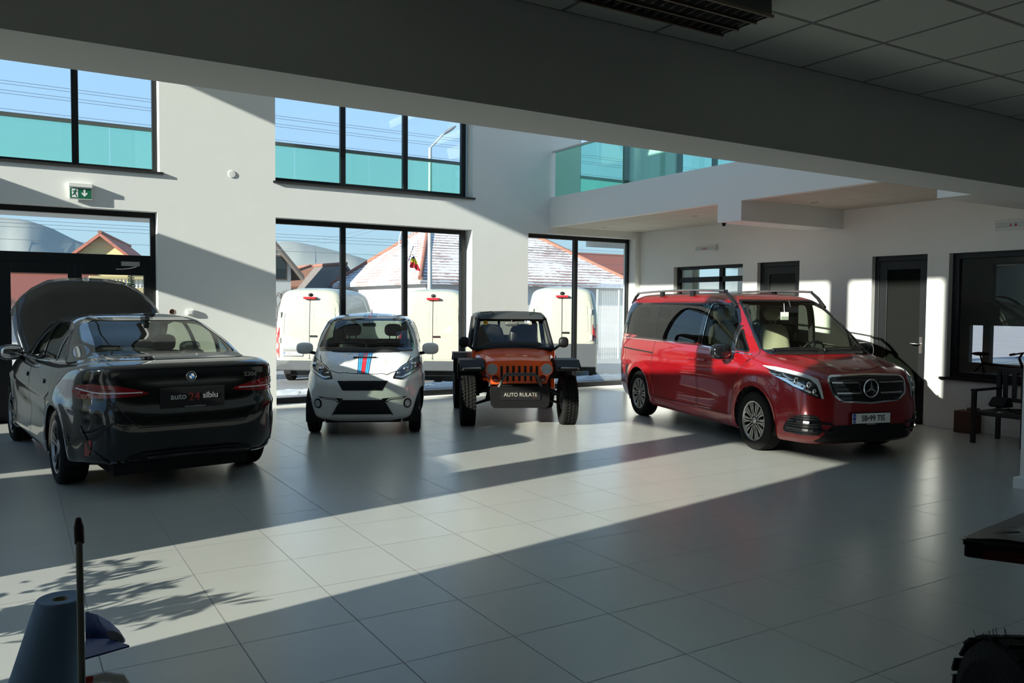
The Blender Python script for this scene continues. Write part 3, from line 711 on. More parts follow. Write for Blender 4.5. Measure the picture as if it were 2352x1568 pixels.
for k in range(3):
    a = PI/2+k*2*PI/3; Z = Vector((0, math.cos(a), math.sin(a))); T = Vector((0, -math.sin(a), math.cos(a)))
    q.add([c+T*.015+Vector((.008, 0, 0)), c-T*.015+Vector((.008, 0, 0)), c+Z*.095, c+Vector((.014, 0, 0)), c+T*.015-Vector((.01, 0, 0)), c-T*.015-Vector((.01, 0, 0))], [(0, 3, 2), (3, 1, 2), (4, 0, 2), (1, 5, 2)])
q.build('emblem', CHROME, g)
q = MB()
for i in range(5):
    z = .665+.05*i; ribbon(sh, [(-.42, z), (.42, z)], .010, 'F', q, closed=False, off=.010, th=.006)
q.build('grille_slats', DARKPL, g)
q = MB(); p, n = sh.hit('F', 0, 1.0); 
q.cyl(p, p+n*.004, .024, n=20); q.build('badge', CHROME, van)
HL = [(-.60, .685), (-.625, .89), (-.70, .935), (-.86, 1.00), (-.905, 1.01), (-.905, .93), (-.86, .83), (-.76, .74), (-.68, .70)]
for sg in (-1, 1):
    f_ = (lambda P: P) if sg < 0 else mirror
    h = patch(sh, 'headlight', rp(f_(HL), .02), 'F', PIANO, van, off=.003, th=.002)
    q = MB(); patch(sh, '', rp(f_([(-.625, .895), (-.70, .938), (-.86, 1.003), (-.905, 1.01), (-.90, .975), (-.86, .955), (-.70, .895), (-.655, .84), (-.625, .69), (-.603, .69)]), .008), 'F', None, None, off=.008, th=.003, mb=q, m=0)
    ribbon(sh, f_([(-.89, .92), (-.82, .82), (-.72, .755), (-.66, .72)]), .022, 'F', q, 1, closed=False, off=.008, th=.003)
    q.build('light_strip', [mat('lamp_white', (.45, .47, .48), .2, coat=1), CHROME], h)
    for yy, zz, r in ((-.72, .835, .036), (-.80, .875, .036), (-.685, .77, .026)):
        q = MB(); p, n = sh.hit('F', yy*(-sg), zz); q.blob(p+n*.004, (r*.5, r, r), 0, 8)
        q.build('projector_lens', CHROME, h)
    q = MB(); ribbon(sh, f_([(-.89, .955), (-.85, .88), (-.76, .80)]), .05, 'F', q, 0, closed=False, off=.006, th=.001); q.build('reflector_bowl', SILVER, h)
    fg = rp(f_([(-.60, .33), (-.66, .49), (-.74, .515), (-.83, .50), (-.87, .42), (-.88, .30), (-.78, .275), (-.64, .285)]), .04)
    h = patch(sh, 'air_intake', fg, 'F', DARKPL, van, off=.003, th=.002)
    q = MB()
    for z in (.43, .345): ribbon(sh, f_([(-.86, z+.005), (-.58, z-.01), (-.50, z-.02)]), .024, 'F', q, 0, closed=False, off=.008, th=.012)
    q.build('intake_blade', PIANO, h)
    q = MB()
    for i in range(8):
        z = .295+i*.028; ribbon(sh, f_([(-.865, z), (-.66, z)]), .006, 'F', q, 0, closed=False, off=.006, th=.004)
    q.build('intake_mesh', mat('mesh_grey', (.05, .05, .05), .4), h)
q = patch(sh, 'lower_grille', rp([(-.66, .215), (-.50, .395), (.50, .395), (.66, .215), (.5, .185), (-.5, .185)], .02), 'F', DARKPL, van, off=.003, th=.002)
for yy, zz in ((-.45, .375), (.45, .375)): pass
p, n = sh.hit('F', 0, .47)
PM_ = Matrix.Translation(p+Vector((.028, 0, 0))) @ Matrix(((0, 0, 1, 0), (1, 0, 0, 0), (0, 1, 0, 0), (0, 0, 0, 1)))
plate(van, 'number_plate', PM_, 'SB\u202299 TIS')
q = MB(); q.text('www.auto24sibiu.ro', .016, PM_ @ Matrix.Translation((0, -.064, .001)), 0, .0004); q.build('plate_holder_lettering', WHT, van)
# tail lamps, rails, mirrors, cabin
for sg in (-1, 1):
    P = [(sg*.86, .80), (sg*.93, .80), (sg*.91, 1.25), (sg*.84, 1.25)]; patch(sh, 'tail_light', rp(P, .02), 'B', REDL, van, off=.004, th=.004)
    vw = 'L' if sg > 0 else 'R'; q = MB()
    Pp = []
    for i in range(17):
        t = i/16; x = -2.12+2.72*t; yy = .70-.02*t; p, n = sh.hit('T', x, yy*sg); Pp.append(Vector((x, yy*sg, 1.925-.025*(2*t-1)**2)))
    q.tube(Pp, .017, 8, 0); 
    for x0, x1 in ((-2.32, -2.08), (.86, .56)):
        P0, _ = sh.hit('T', x0, (.70-.01)*sg); e = [P0, P0*.5+Vector((x1, .70*sg, 1.90))*.5+Vector((0, 0, .02)), Vector((x1, .69*sg, 1.902))]; q.tube(e, [.028, .024, .018], 8, 1)
    for x in (-1.25, -.3): P0, _ = sh.hit('T', x, .69*sg); q.b2((x-.05, .67*sg, P0.z-.02), (x+.05, .71*sg, 1.915), 1)
    q.build('roof_rail', [SILVER, DARKPL], van)
    mk_mirror(van, 1.15, 1.10*sg, 1.14, sg, PIANO, 1.05)
def vspoke(r, rr, h, Mx):
    for k in range(10):
        a = 2*PI*k/10
        sp_bar(r, rr, h, Mx, a, .006, .006, .04, rr-.012, h*.74, h*.82, 0, .02, .016, .010)
        sp_bar(r, rr, h, Mx, a, .006, .006, .04, rr-.012, h*.74, h*.82, 0, .02, -.016, -.010)
        sp_bar(r, rr, h, Mx, a+PI/10, .005, .008, .10, rr-.012, h*.78, h*.82, 0, .02, .018, .032)
        sp_bar(r, rr, h, Mx, a+PI/10, .005, .008, .10, rr-.012, h*.78, h*.82, 0, .02, -.018, -.032)
    r.lathe([(.058, h*.6), (.058, h*.76), (.03, h*.76)], 24, 1, Mx)
for ax in (1.67, -1.53):
    for sg in (-1, 1):
        make_wheel('wheel', van, ax, .845*sg, .345, .225, .235, SILVER, vspoke, sg, dark=PIANO, steer=0)
        arch_liner(van, ax, .62*sg, .93*sg, .405, .37)
q = MB(); q.b2((-2.3, -.62, .17), (2.25, .62, .42)); q.b2((-1.1, -.84, .2), (1.22, .84, .42)); q.b2((2.0, -.75, .2), (2.3, .75, .5)); q.build('underbody', GAP, van)
dash(van, 1.36, .78, 1.10, TRIM, .30, .14)
steering(van, .98, .40, 1.10, .55)
for y in (-.42, .42): seat(van, .45, y, .80, CREAM, .5, back=.66)
for x in (-.35, -1.25, -2.0):
    for y in (-.45, .45): seat(van, x, y, .80, BLKL, .5, back=.66)
q = MB(); q.box((1.06, 0, 1.66), (.03, .22, .07), 0); q.cyl((1.06, 0, 1.69), (1.02, 0, 1.78), .012, n=8); q.build('rear_view_mirror', DARKPL, van)
q = MB(); q.box((1.10, -.12, 1.58), (.02, .11, .10), 0); q.cyl((1.10, -.12, 1.62), (1.08, -.12, 1.74), .003, n=6); q.build('hanging_tag', mat('tag_white', (.6, .6, .58), .5), van)
# ------------------------------------------------------------------ black saloon, seen from behind
BLK = mat('black_metallic_paint', (.004, .0045, .005), .14, coat=1, spec=.15)
sal = empty('saloon_car', (1.087, 10.20, 0), math.radians(96.7), 'black four-door saloon seen from behind, parked before the glazed street door', 'car')
L = [(2.36, .18, -2.36, .26, .84, .17, 5, 4.6), (2.47, .25, -2.46, .33, .92, .24, 5, 5.6), (2.52, .42, -2.515, .50, .945, .42, 4.6, 5.6), (2.53, .60, -2.53, .66, .95, .62, 4.4, 5.6),
     (2.49, .74, -2.49, .82, .948, .80, 4.2, 5.2), (2.40, .81, -2.45, .95, .925, .92, 4, 6.5), (2.15, .89, -2.455, 1.035, .892, .985, 4, 7), (1.80, .96, -2.31, 1.072, .86, 1.005, 4.6, 7), (1.50, 1.01, -1.98, 1.10, .82, 1.01, 5.5, 5.5),
     (1.20, 1.16, -1.55, 1.235, .765, 1.17, 6, 5.6), (.93, 1.30, -1.20, 1.345, .70, 1.31, 6, 5.6), (.72, 1.395, -.93, 1.425, .63, 1.405, 5.5, 5.5),
     (.52, 1.445, -.68, 1.466, .54, 1.455, 5, 5), (.25, 1.485, -.35, 1.492, .36, 1.49, 4, 4), (.06, 1.502, -.06, 1.502, .06, 1.502, 3, 3)]
def up_(v): return v+.075*np.clip((np.asarray(v)-.45)/.3, 0, 1)
def Zp(P): return [(u, float(up_(v))) for u, v in P]
L = [(a, float(up_(b)), c, float(up_(d))+(.02 if -2.4 < c < -1.5 else 0), e, float(up_(f)), g, h) for a, b, c, d, e, f, g, h in L]
def ds_(V):
    V = V.copy(); x, y, z = V.T
    d = .014*np.exp(-((z-(.80+.02*x))/.03)**2)-.022*np.exp(-((z-.55)/.12)**2)*np.exp(-((x-.0)/1.0)**4)
    d += .014*np.exp(-((z-.28)/.05)**2)*(np.abs(x) < 1.1)
    for ax in (1.51, -1.48):
        r = np.hypot(x-ax, z-.36); d += .028*np.exp(-((r-.44)/.08)**2)
    V[:, 1] += np.sign(y)*d*np.clip((np.abs(y)-.5)/.3, 0, 1)
    rear = (x < -2.1); k = np.clip((-x-2.1)/.2, 0, 1)
    V[:, 0] += rear*(.035*np.exp(-((z-.80)/.10)**2)*np.exp(-(y/.6)**4))
    V[:, 0] += rear*(.05*np.exp(-((z-.36)/.07)**2)*np.exp(-(y/.45)**6))
    return V
sh = Shell(L, .032, 3, ds_)
WA = [(1.51, .36, .385), (-1.48, .36, .385)]
wf = rp(Zp([(1.10, 1.00), (.02, 1.015), (-.02, 1.395), (.30, 1.405), (.62, 1.36), (.90, 1.22)]), .03)
wr = rp(Zp([(-.04, 1.015), (-.78, 1.03), (-.86, 1.33), (-.60, 1.385), (-.08, 1.40)]), .03)
wq = rp(Zp([(-.83, 1.035), (-1.22, 1.06), (-1.17, 1.13), (-.92, 1.30)]), .03)
bw = rp(Zp([(-.66, 1.115), (.66, 1.115), (.56, 1.415), (.50, 1.44), (-.50, 1.44), (-.56, 1.415)]), .05)
ws = rp(Zp([(-.70, 1.03), (.70, 1.03), (.57, 1.40), (-.57, 1.40)]), .05)
rear_door = rp(Zp([(-.06, 1.42), (-.03, .26), (-.98, .26), (-1.10, .55), (-1.22, .78), (-1.28, 1.05), (-1.15, 1.17), (-.88, 1.35), (-.6, 1.41)]), .05)
front_door = rp(Zp([(-.02, 1.42), (.0, .26), (1.05, .26), (1.10, .6), (1.14, .98), (.92, 1.24), (.62, 1.39), (.3, 1.43)]), .05)
lid = rp(Zp([(-.67, 1.08), (-.70, .99), (-.68, .80), (-.56, .66), (-.46, .575), (.46, .575), (.56, .66), (.68, .80), (.70, .99), (.67, 1.08)]), .04)
sh.region(9, 'T', [(1.50, -.72), (2.0, -.78), (2.33, -.62), (2.42, 0), (2.33, .62), (2.0, .78), (1.50, .72)], cond=lambda C: C[:, 2] > .78)
for vw in 'LR': sh.region(1, vw, rear_door); sh.region(2, vw, front_door, only=[0])
sh.region(3, 'B', lid, cond=lambda C: C[:, 0] < -2.0); sh.region(3, 'T', [(-2.5, -.70), (-1.97, -.66), (-1.97, .66), (-2.5, .70)], cond=lambda C: C[:, 2] > .95)
sh.region(4, 'B', Zp([(-.97, .1), (.97, .1), (.97, .74), (.66, .78), (.56, .66), (.46, .575), (-.46, .575), (-.56, .66), (-.66, .78), (-.97, .74)]), only=[0], cond=lambda C: C[:, 0] < -1.9)
for vw in 'LR':
    for p in (wf, wr, wq): sh.region(9, vw, p)
    for cx, cz, r in WA: sh.region(9, vw, circ(cx, cz, r), cond=lambda C: C[:, 2] < .85)
sh.region(9, 'B', bw, cond=lambda C: C[:, 0] > -2.05); sh.region(9, 'F', ws, cond=lambda C: (C[:, 0] > .5) & (C[:, 0] < 1.8))
PB = [BLK, TRIM]
sh.emit(0, 'body', PB, sal, extra=sh.top); RD = side_split(sh, 1, 'rear_door', PB, sal); FDs = side_split(sh, 2, 'front_door', PB, sal)
BT = sh.emit(3, 'boot_lid', PB, sal); sh.emit(4, 'rear_bumper', PB, sal)
flank_gaps(sh, [rear_door, front_door], sal)
g = MB(); ribbon(sh, Zp([(-.70, 1.03), (-.69, .80), (-.56, .66), (-.46, .575), (.46, .575), (.56, .66), (.69, .80), (.70, 1.03)]), .008, 'B', g, closed=False); g.build('boot_gap', GAP, sal)
for k, vw in enumerate('RL'):
    patch(sh, 'door_window', wf, vw, CLEAR, FDs[k], off=0); patch(sh, 'door_window', wr, vw, CLEAR, RD[k], off=0); patch(sh, 'quarter_window', wq, vw, TINT, RD[k], off=0)
    g = MB(); ribbon(sh, Zp([(-.03, 1.0), (-.05, 1.41)]), .05, vw, g, closed=False, off=.003, th=.003); ribbon(sh, Zp([(-.805, 1.02), (-.90, 1.33)]), .03, vw, g, closed=False, off=.003, th=.003)
    for p in (wf, wr, wq): ribbon(sh, p, .02, vw, g, off=.001, th=.003)
    g.build('window_surround', PIANO, sal)
    g = MB(); ribbon(sh, Zp([(-1.27, 1.045), (-.8, 1.02), (0, 1.005), (1.12, .985)]), .010, vw, g, closed=False, off=.003, th=.003); g.build('chrome_strip', SILVER, sal)
    for hx, dd in ((-.86, RD), (.18, FDs)):
        h = MB(); patch(sh, '', rp(Zp([(hx-.11, .82), (hx+.11, .82), (hx+.11, .865), (hx-.11, .865)]), .02), vw, None, None, off=.004, th=.008, mb=h); h.build('door_handle', PIANO, dd[k])
patch(sh, 'rear_window', bw, 'B', CLEAR, sal, off=0); patch(sh, 'windscreen', ws, 'F', CLEAR, sal, off=0)
g = MB(); ribbon(sh, bw, .03, 'B', g, off=.001, th=.003); g.build('rear_window_surround', PIANO, sal)
g = MB()
for z in np.linspace(1.15, 1.40, 9): ribbon(sh, [(-.60, z), (.60, z)], .003, 'B', g, closed=False, off=-.004)
# lamps
for sg in (-1, 1):
    f_ = (lambda P: P) if sg > 0 else mirror
    vw = 'L' if sg > 0 else 'R'
    tl = rp(Zp(f_([(.865, .895), (.78, .91), (.60, .893), (.42, .845), (.36, .825), (.42, .805), (.66, .79), (.78, .785), (.86, .77), (.88, .83)])), .012)
    o = patch(sh, 'tail_light', tl, 'B', mat('tail_lamp_dark_red', (.22, .006, .010), .08, coat=1), sal, off=.003, th=.006)
    q = MB(); patch(sh, '', rp(Zp(f_([(.855, .882), (.78, .89), (.62, .855), (.66, .845), (.78, .85), (.865, .845)])), .006), 'B', None, None, off=.010, th=.002, mb=q); patch(sh, '', rp(Zp(f_([(.80, .828), (.40, .822), (.40, .812), (.80, .808)])), .004), 'B', None, None, off=.010, th=.002, mb=q, m=0)
    patch(sh, '', rp(Zp(f_([(.86, .81), (.80, .805), (.80, .788), (.86, .775)])), .004), 'B', None, None, off=.010, th=.002, mb=q, m=0); q.build('light_bar', mat('light_bar_red', (.16, .006, .008), .15, coat=1), o)
    q = MB(); ribbon(sh, Zp(f_([(.86, .868), (.78, .842), (.72, .832), (.42, .832)])), .010, 'B', q, closed=False, off=.013, th=.004); q.build('light_guide', mat('guide_pale', (.75, .68, .66), .25), o)
    q = patch(sh, 'reflector', rp(f_([(.79, .50), (.825, .50), (.825, .36), (.80, .36)]), .006), 'B', REDL, sal, off=.004, th=.004)
    q = MB(); ribbon(sh, f_([(.86, .62), (.82, .50), (.80, .42), (.70, .33)]), .012, 'B', q, closed=False, off=.002, th=.006); ribbon(sh, f_([(.74, .34), (.66, .30), (.56, .30)]), .02, 'B', q, closed=False, off=.004, th=.01); q.build('bumper_blade', PIANO, sal)
    mk_mirror(sal, .92, 1.00*sg, 1.11, sg, PIANO, .95)
q = patch(sh, 'diffuser', rp([(-.62, .235), (-.52, .36), (-.40, .385), (.40, .385), (.52, .36), (.62, .235)], .03), 'B', DARKPL, sal, off=.003, th=.004)
q = MB(); ribbon(sh, [(-.42, .375), (.42, .375)], .008, 'B', q, closed=False, off=.01, th=.006); ribbon(sh, [(-.38, .335), (.38, .335)], .02, 'B', q, closed=False, off=.008, th=.01); q.build('diffuser_strip', PIANO, sal)
q = MB(); ribbon(sh, [(-.3, .56), (.4, .558)], .006, 'B', q, closed=False, off=.002, th=.003); q.build('bumper_crease', PIANO, sal)
# badge, lettering and plate panel on the lid
BM = Matrix(((0, 0, -1, 0), (-1, 0, 0, 0), (0, 1, 0, 0), (0, 0, 0, 1)))
p, n = sh.hit('B', 0, 1.03); Mb = Matrix.Translation(p+Vector((-.006, 0, 0))) @ BM @ Matrix.Rotation(-.12, 4, 'X')
q = MB(); q.cyl((0, 0, -.004), (0, 0, .003), .041, n=32, m=2, M=Mb); q.tube([(math.cos(a)*.041, math.sin(a)*.041, .003) for a in np.linspace(0, 2*PI, 33)[:-1]], .003, 6, 3, True, Mb)
q.tube([(math.cos(a)*.026, math.sin(a)*.026, .004) for a in np.linspace(0, 2*PI, 33)[:-1]], .0015, 6, 3, True, Mb)
for k in range(4):
    a0 = k*PI/2; v = [(0, 0, .0045)]+[(math.cos(a0+PI/2*i/8)*.025, math.sin(a0+PI/2*i/8)*.025, .0045) for i in range(9)]
    q.add(v, [(0, i, i+1) for i in range(1, 9)], 0 if k % 2 else 1, False, Mb)
for ch, a in (('B', 2.3), ('M', PI/2), ('W', .84)): q.text(ch, .018, Mb @ Matrix.Translation((math.cos(a)*.033, math.sin(a)*.033, .0042)) @ Matrix.Rotation(a-PI/2, 4, 'Z'), 3, .0004)
q.build('badge', [mat('badge_blue', (.05, .22, .62), .2, coat=1), WHT, PIANO, CHROME], BT)
p, n = sh.hit('B', -.54, 1.025); q = MB(); q.text('520d', .052, Matrix.Translation(p+Vector((-.014, 0, 0))) @ BM @ Matrix.Rotation(-.12, 4, 'X'), 0, .002, bold=.001, sx=1.15); q.build('model_lettering', SILVER, BT)
p, n = sh.hit('B', 0, .82); Mp = Matrix.Translation(p+Vector((-.020, 0, .02))) @ BM
q = MB(); q.box((0, 0, -.006), (.56, .19, .012), 0, Mp); q.text('auto', .075, Mp @ Matrix.Translation((-.125, .015, .001)), 1, .0006, bold=.001); q.text('24', .10, Mp @ Matrix.Translation((.012, .005, .001)), 2, .0006, bold=.002)
q.text('sibiu', .075, Mp @ Matrix.Translation((.155, .015, .001)), 1, .0006, bold=.001); q.text('www.auto24sibiu.ro', .022, Mp @ Matrix.Translation((.02, -.075, .001)), 1, .0004)
q.build('number_plate', [GAP, mat('plate_grey_ink', (.45, .45, .45), .5), mat('plate_red_ink', (.14, .006, .006), .5)], BT)
q = MB(); v = [(-.95, -.035, 1.43), (-.95, .035, 1.43), (-.70, .03, 1.475), (-.70, -.03, 1.475), (-.945, 0, 1.505), (-.90, 0, 1.505)]
p, n = sh.hit('T', -.88, 0); q.prism([(-1.00, p.z-.012), (-.99, p.z+.045), (-.90, p.z+.052), (-.76, p.z+.012), (-.76, p.z)], -.022, .022, 0); q.build('shark_fin_aerial', PIANO, sal, bevel=.006)
# wheels, underside, cabin
def bspoke(r, rr, h, Mx):
    for k in range(5):
        a = 2*PI*k/5+.3
        for s_ in (-1, 1):
            sp_bar(r, rr, h, Mx, a, .011, .014, .05, rr-.015, h*.70, h*.82, 0, .03, .014*s_, .048*s_)
            sp_bar(r, rr, h, Mx, a, .004, .005, .05, rr-.015, h*.73, h*.85, 2, .03, .024*s_, .060*s_)
    r.lathe([(.075, h*.5), (.07, h*.72), (.03, h*.76)], 24, 0, Mx)
GREYR = mat('anthracite_alloy', (.34, .34, .34), .35, metal=1)
def rimfix(o, third):
    o.children[0].data.materials.append(third)
for ax in (1.51, -1.48):
    for sg in (-1, 1):
        o = make_wheel('wheel', sal, ax, .825*sg, .345, .245, .245, GREYR, bspoke, sg, dark=DARKPL); rimfix(o, SILVER)
        arch_liner(sal, ax, .62*sg, .91*sg, .39, .36)
arch_trims(sh, WA, BLK, sal, wd=.024)
q = MB(); q.b2((-2.2, -.60, .15), (2.2, .60, .40)); q.b2((-1.05, -.82, .18), (1.08, .82, .40)); q.build('underbody', GAP, sal)
dash(sal, 1.15, .70, 1.05, TRIM, .25, .14); steering(sal, .72, .38, .98, .5)
for y in (-.38, .38): seat(sal, .20, y, .52, BLKL, .5, back=.58)
for y in (-.40, .40): seat(sal, -.72, y, .50, BLKL, .5, back=.50, lean=.35)
q = MB(); q.b2((-1.95, -.68, 1.0), (-1.05, .68, 1.085)); q.build('parcel_shelf', TRIM, sal)

# raised bonnet of the saloon, hinged at the scuttle
n_u, n_v = 28, 16; v = []; f = []; HL_ = 1.10
for j in range(n_v+1):
    for i in range(n_u+1):
        u = -1+2*i/n_u; t = j/n_v; end = HL_-float(np.interp(abs(u), [0, .3, .5, .72, .9, 1], [0, .012, .04, .15, .31, .46]))
        x = t*end; W_ = float(np.interp(x, [0, .3, .7, 1.1], [.82, .87, .885, .88])); z = .05*(1-u*u)-.05*max(0, t-.8)/.2-.035*max(0, abs(u)-.9)/.1+.012*math.exp(-((abs(u)-.55)/.06)**2)
        v.append((x, W_*u, z))
for j in range(n_v):
    for i in range(n_u): f.append((j*(n_u+1)+i, (j+1)*(n_u+1)+i, (j+1)*(n_u+1)+i+1, j*(n_u+1)+i+1))
Mh = Matrix.Translation((1.50, 0, 1.06)) @ Matrix.Rotation(math.radians(-60), 4, 'Y')
q = MB(); q.add(v, f, 0, True, Mh); hb = q.build('bonnet', [BLK, TRIM], sal); md = hb.modifiers.new('s', 'SOLIDIFY'); md.thickness = .03; md.offset = -1
Mr = Mh @ Matrix.Translation((1.07, 0, .006)) @ Matrix.Rotation(PI/2, 4, 'Z')
q = MB(); q.cyl((0, 0, 0), (0, 0, .006), .034, n=28, m=0, M=Mr); q.tube([(math.cos(a)*.034, math.sin(a)*.034, .004) for a in np.linspace(0, 2*PI, 29)[:-1]], .006, 6, 1, True, Mr); q.build('badge', [SILVER, CHROME], hb)
for sg in (-1, 1): q = MB(); q.cyl((1.75, sg*.66, .86), Mh @ Vector((.42, sg*.70, -.02)), .010, n=8); q.build('gas_strut', DARKPL, sal)
q = MB(); q.b2((1.45, -.72, .45), (2.35, .72, .80)); q.blob((1.95, 0, .84), (.28, .26, .08), 0, 8, p=4); q.build('engine_cover', DARKPL, sal, bevel=.03)
# ------------------------------------------------------------------ small white car
WPAINT = mat('white_car_paint', (.72, .72, .69), .22, coat=1, noise=.02)
mic = empty('city_car', (4.43, 11.15, 0), math.radians(-115.6), 'small white city car with red and blue racing stripes and a gaping black grille', 'car')
L = [(1.36, .19, -1.35, .25, .68, .19, 4.6, 5), (1.46, .26, -1.45, .32, .735, .27, 4.6, 5), (1.50, .45, -1.50, .50, .762, .47, 4.4, 5), (1.485, .64, -1.50, .70, .768, .68, 4.2, 5), (1.43, .765, -1.49, .85, .762, .84, 4, 5),
     (1.28, .87, -1.48, .95, .748, .94, 4, 5), (1.07, .96, -1.47, 1.02, .73, 1.0, 4.6, 5), (.86, 1.035, -1.46, 1.07, .715, 1.06, 5.5, 5), (.60, 1.22, -1.42, 1.22, .675, 1.22, 6, 6), (.38, 1.36, -1.36, 1.36, .625, 1.36, 6, 6),
     (.24, 1.43, -1.30, 1.43, .565, 1.43, 5.5, 5), (.08, 1.478, -1.15, 1.478, .46, 1.478, 4.6, 4.6), (-.15, 1.508, -.9, 1.508, .28, 1.508, 4, 4), (-.5, 1.522, -.55, 1.522, .04, 1.522, 3, 3)]
def um(v): return v+.045*np.clip((np.asarray(v)-.85)/.3, 0, 1)
def Zm(P): return [(u, float(um(v))) for u, v in P]
L = [(a, float(um(b)), c, float(um(d)), e, float(um(f)), g, h) for a, b, c, d, e, f, g, h in L]
def dm(V):
    V = V.copy(); x, y, z = V.T
    d = .012*np.exp(-((z-.74)/.03)**2)-.015*np.exp(-((z-.5)/.12)**2)*np.exp(-(x/.6)**4)
    for ax in (1.0, -1.0):
        r = np.hypot(x-ax, z-.29); d += .020*np.exp(-((r-.35)/.06)**2)
    V[:, 1] += np.sign(y)*d*np.clip((np.abs(y)-.4)/.25, 0, 1)
    k = np.clip((x-.95)/.2, 0, 1)
    V[:, 2] += (z > .7)*(z < 1.05)*k*.014*np.exp(-((np.abs(y)-.24)/.05)**2)
    return V
sh = Shell(L, .028, 3, dm)
ws = rp(Zm([(-.635, 1.055), (.635, 1.055), (.585, 1.25), (.505, 1.435), (-.505, 1.435), (-.585, 1.25)]), .04)
bwn = rp(Zm([(-.55, 1.10), (.55, 1.10), (.48, 1.40), (-.48, 1.40)]), .05)
sw = rp(Zm([(.48, 1.08), (-.40, 1.09), (-.40, 1.40), (.10, 1.40), (.28, 1.33)]), .04); sw2 = rp(Zm([(-.48, 1.09), (-1.2, 1.12), (-1.12, 1.38), (-.48, 1.40)]), .04)
dor = rp([(-.44, 1.43), (-.44, .28), (.60, .28), (.66, .6), (.62, 1.06), (.30, 1.39), (.1, 1.47)], .04)
WA = [(1.0, .29, .315), (-1.0, .29, .315)]
sh.region(1, 'T', [(.86, -.62), (1.26, -.52), (1.385, -.30), (1.405, .30), (1.26, .52), (.86, .62)], cond=lambda C: (C[:, 2] > .7) & (C[:, 2] < 1.09))
for vw in 'LR': sh.region(2, vw, dor, only=[0])
sh.region(3, 'F', [(-.8, .1), (.8, .1), (.8, .70), (-.8, .70)], only=[0], cond=lambda C: C[:, 0] > 1.18)
for vw in 'LR':
    for p in (sw, sw2): sh.region(9, vw, p)
    for cx, cz, r in WA: sh.region(9, vw, circ(cx, cz, r), cond=lambda C: C[:, 2] < .7)
sh.region(9, 'F', ws, cond=lambda C: (C[:, 0] > .1) & (C[:, 0] < 1.0)); sh.region(9, 'B', bwn)
PW = [WPAINT, TRIM]
sh.emit(0, 'body', PW, mic, extra=sh.top); BN = sh.emit(1, 'bonnet', PW, mic); DD = side_split(sh, 2, 'door', PW, mic); FB = sh.emit(3, 'front_bumper', PW, mic)
g = MB(); ribbon(sh, [(.90, -.60), (1.26, -.52), (1.385, -.30), (1.405, .30), (1.26, .52), (.90, .60)], .008, 'T', g, closed=False); g.build('bonnet_gap', GAP, mic)
flank_gaps(sh, [dor], mic)
for k, vw in enumerate('RL'):
    patch(sh, 'door_window', sw, vw, TINT, DD[k], off=0); patch(sh, 'rear_side_window', sw2, vw, TINT, mic, off=0)
    g = MB()
    for p in (sw, sw2): ribbon(sh, p, .022, vw, g, off=.001, th=.003)
    g.build('window_surround', PIANO, mic)
patch(sh, 'windscreen', ws, 'F', glass('micro_windscreen', (.42, .50, .46)), mic, off=0); patch(sh, 'rear_window', bwn, 'B', TINT, mic, off=0)
g = MB(); ribbon(sh, ws, .022, 'F', g, off=.001, th=.003); patch(sh, '', Zm([(-.62, 1.03), (.62, 1.03), (.635, 1.075), (-.635, 1.075)]), 'F', None, None, off=.003, mb=g); g.build('windscreen_surround', PIANO, mic)
for y0, y1 in ((-.52, -.02), (.02, .50)):
    q = MB(); q.tube([(lambda p, n: p+n*.02)(*sh.hit('F', y0+(y1-y0)*i/6, 1.13+.018*math.sin(i/6*PI))) for i in range(7)], .008, 6); q.build('wiper', DARKPL, mic)
STR = [mat('stripe_navy', (.02, .04, .12), .25, coat=1), mat('stripe_light_blue', (.04, .36, .62), .25, coat=1), mat('stripe_red', (.55, .02, .03), .25, coat=1)]
g = MB()
for y0, y1, m_ in ((-.092, -.080, 0), (-.080, -.060, 1), (-.060, -.052, 0), (-.052, -.034, 1), (-.034, -.028, 0), (-.028, .028, 2), (.028, .034, 0), (.034, .052, 1), (.052, .060, 0), (.060, .080, 1), (.080, .092, 0)):
    patch(sh, '', [(.90, y0), (1.395, y0*.8), (1.395, y1*.8), (.90, y1)], 'T', None, None, off=.002, mb=g, m=m_)
g.build('bonnet_stripes', STR, BN)
g = MB()
for y0, y1, m_ in ((-.09, -.078, 0), (-.078, -.06, 1), (-.06, -.052, 0), (-.052, -.034, 1), (-.03, .03, 2), (.034, .052, 1), (.052, .06, 0), (.06, .078, 1), (.078, .09, 0)):
    patch(sh, '', [(-1.1, y0), (.20, y0), (.20, y1), (-1.1, y1)], 'T', None, None, off=.002, mb=g, m=m_)
g.build('roof_stripes', STR, mic)
g = MB(); p, n = sh.hit('T', 1.06, 0); g.box(p+n*.012, (.02, .30, .016), 0); g.build('bonnet_vent_bar', DARKPL, BN)
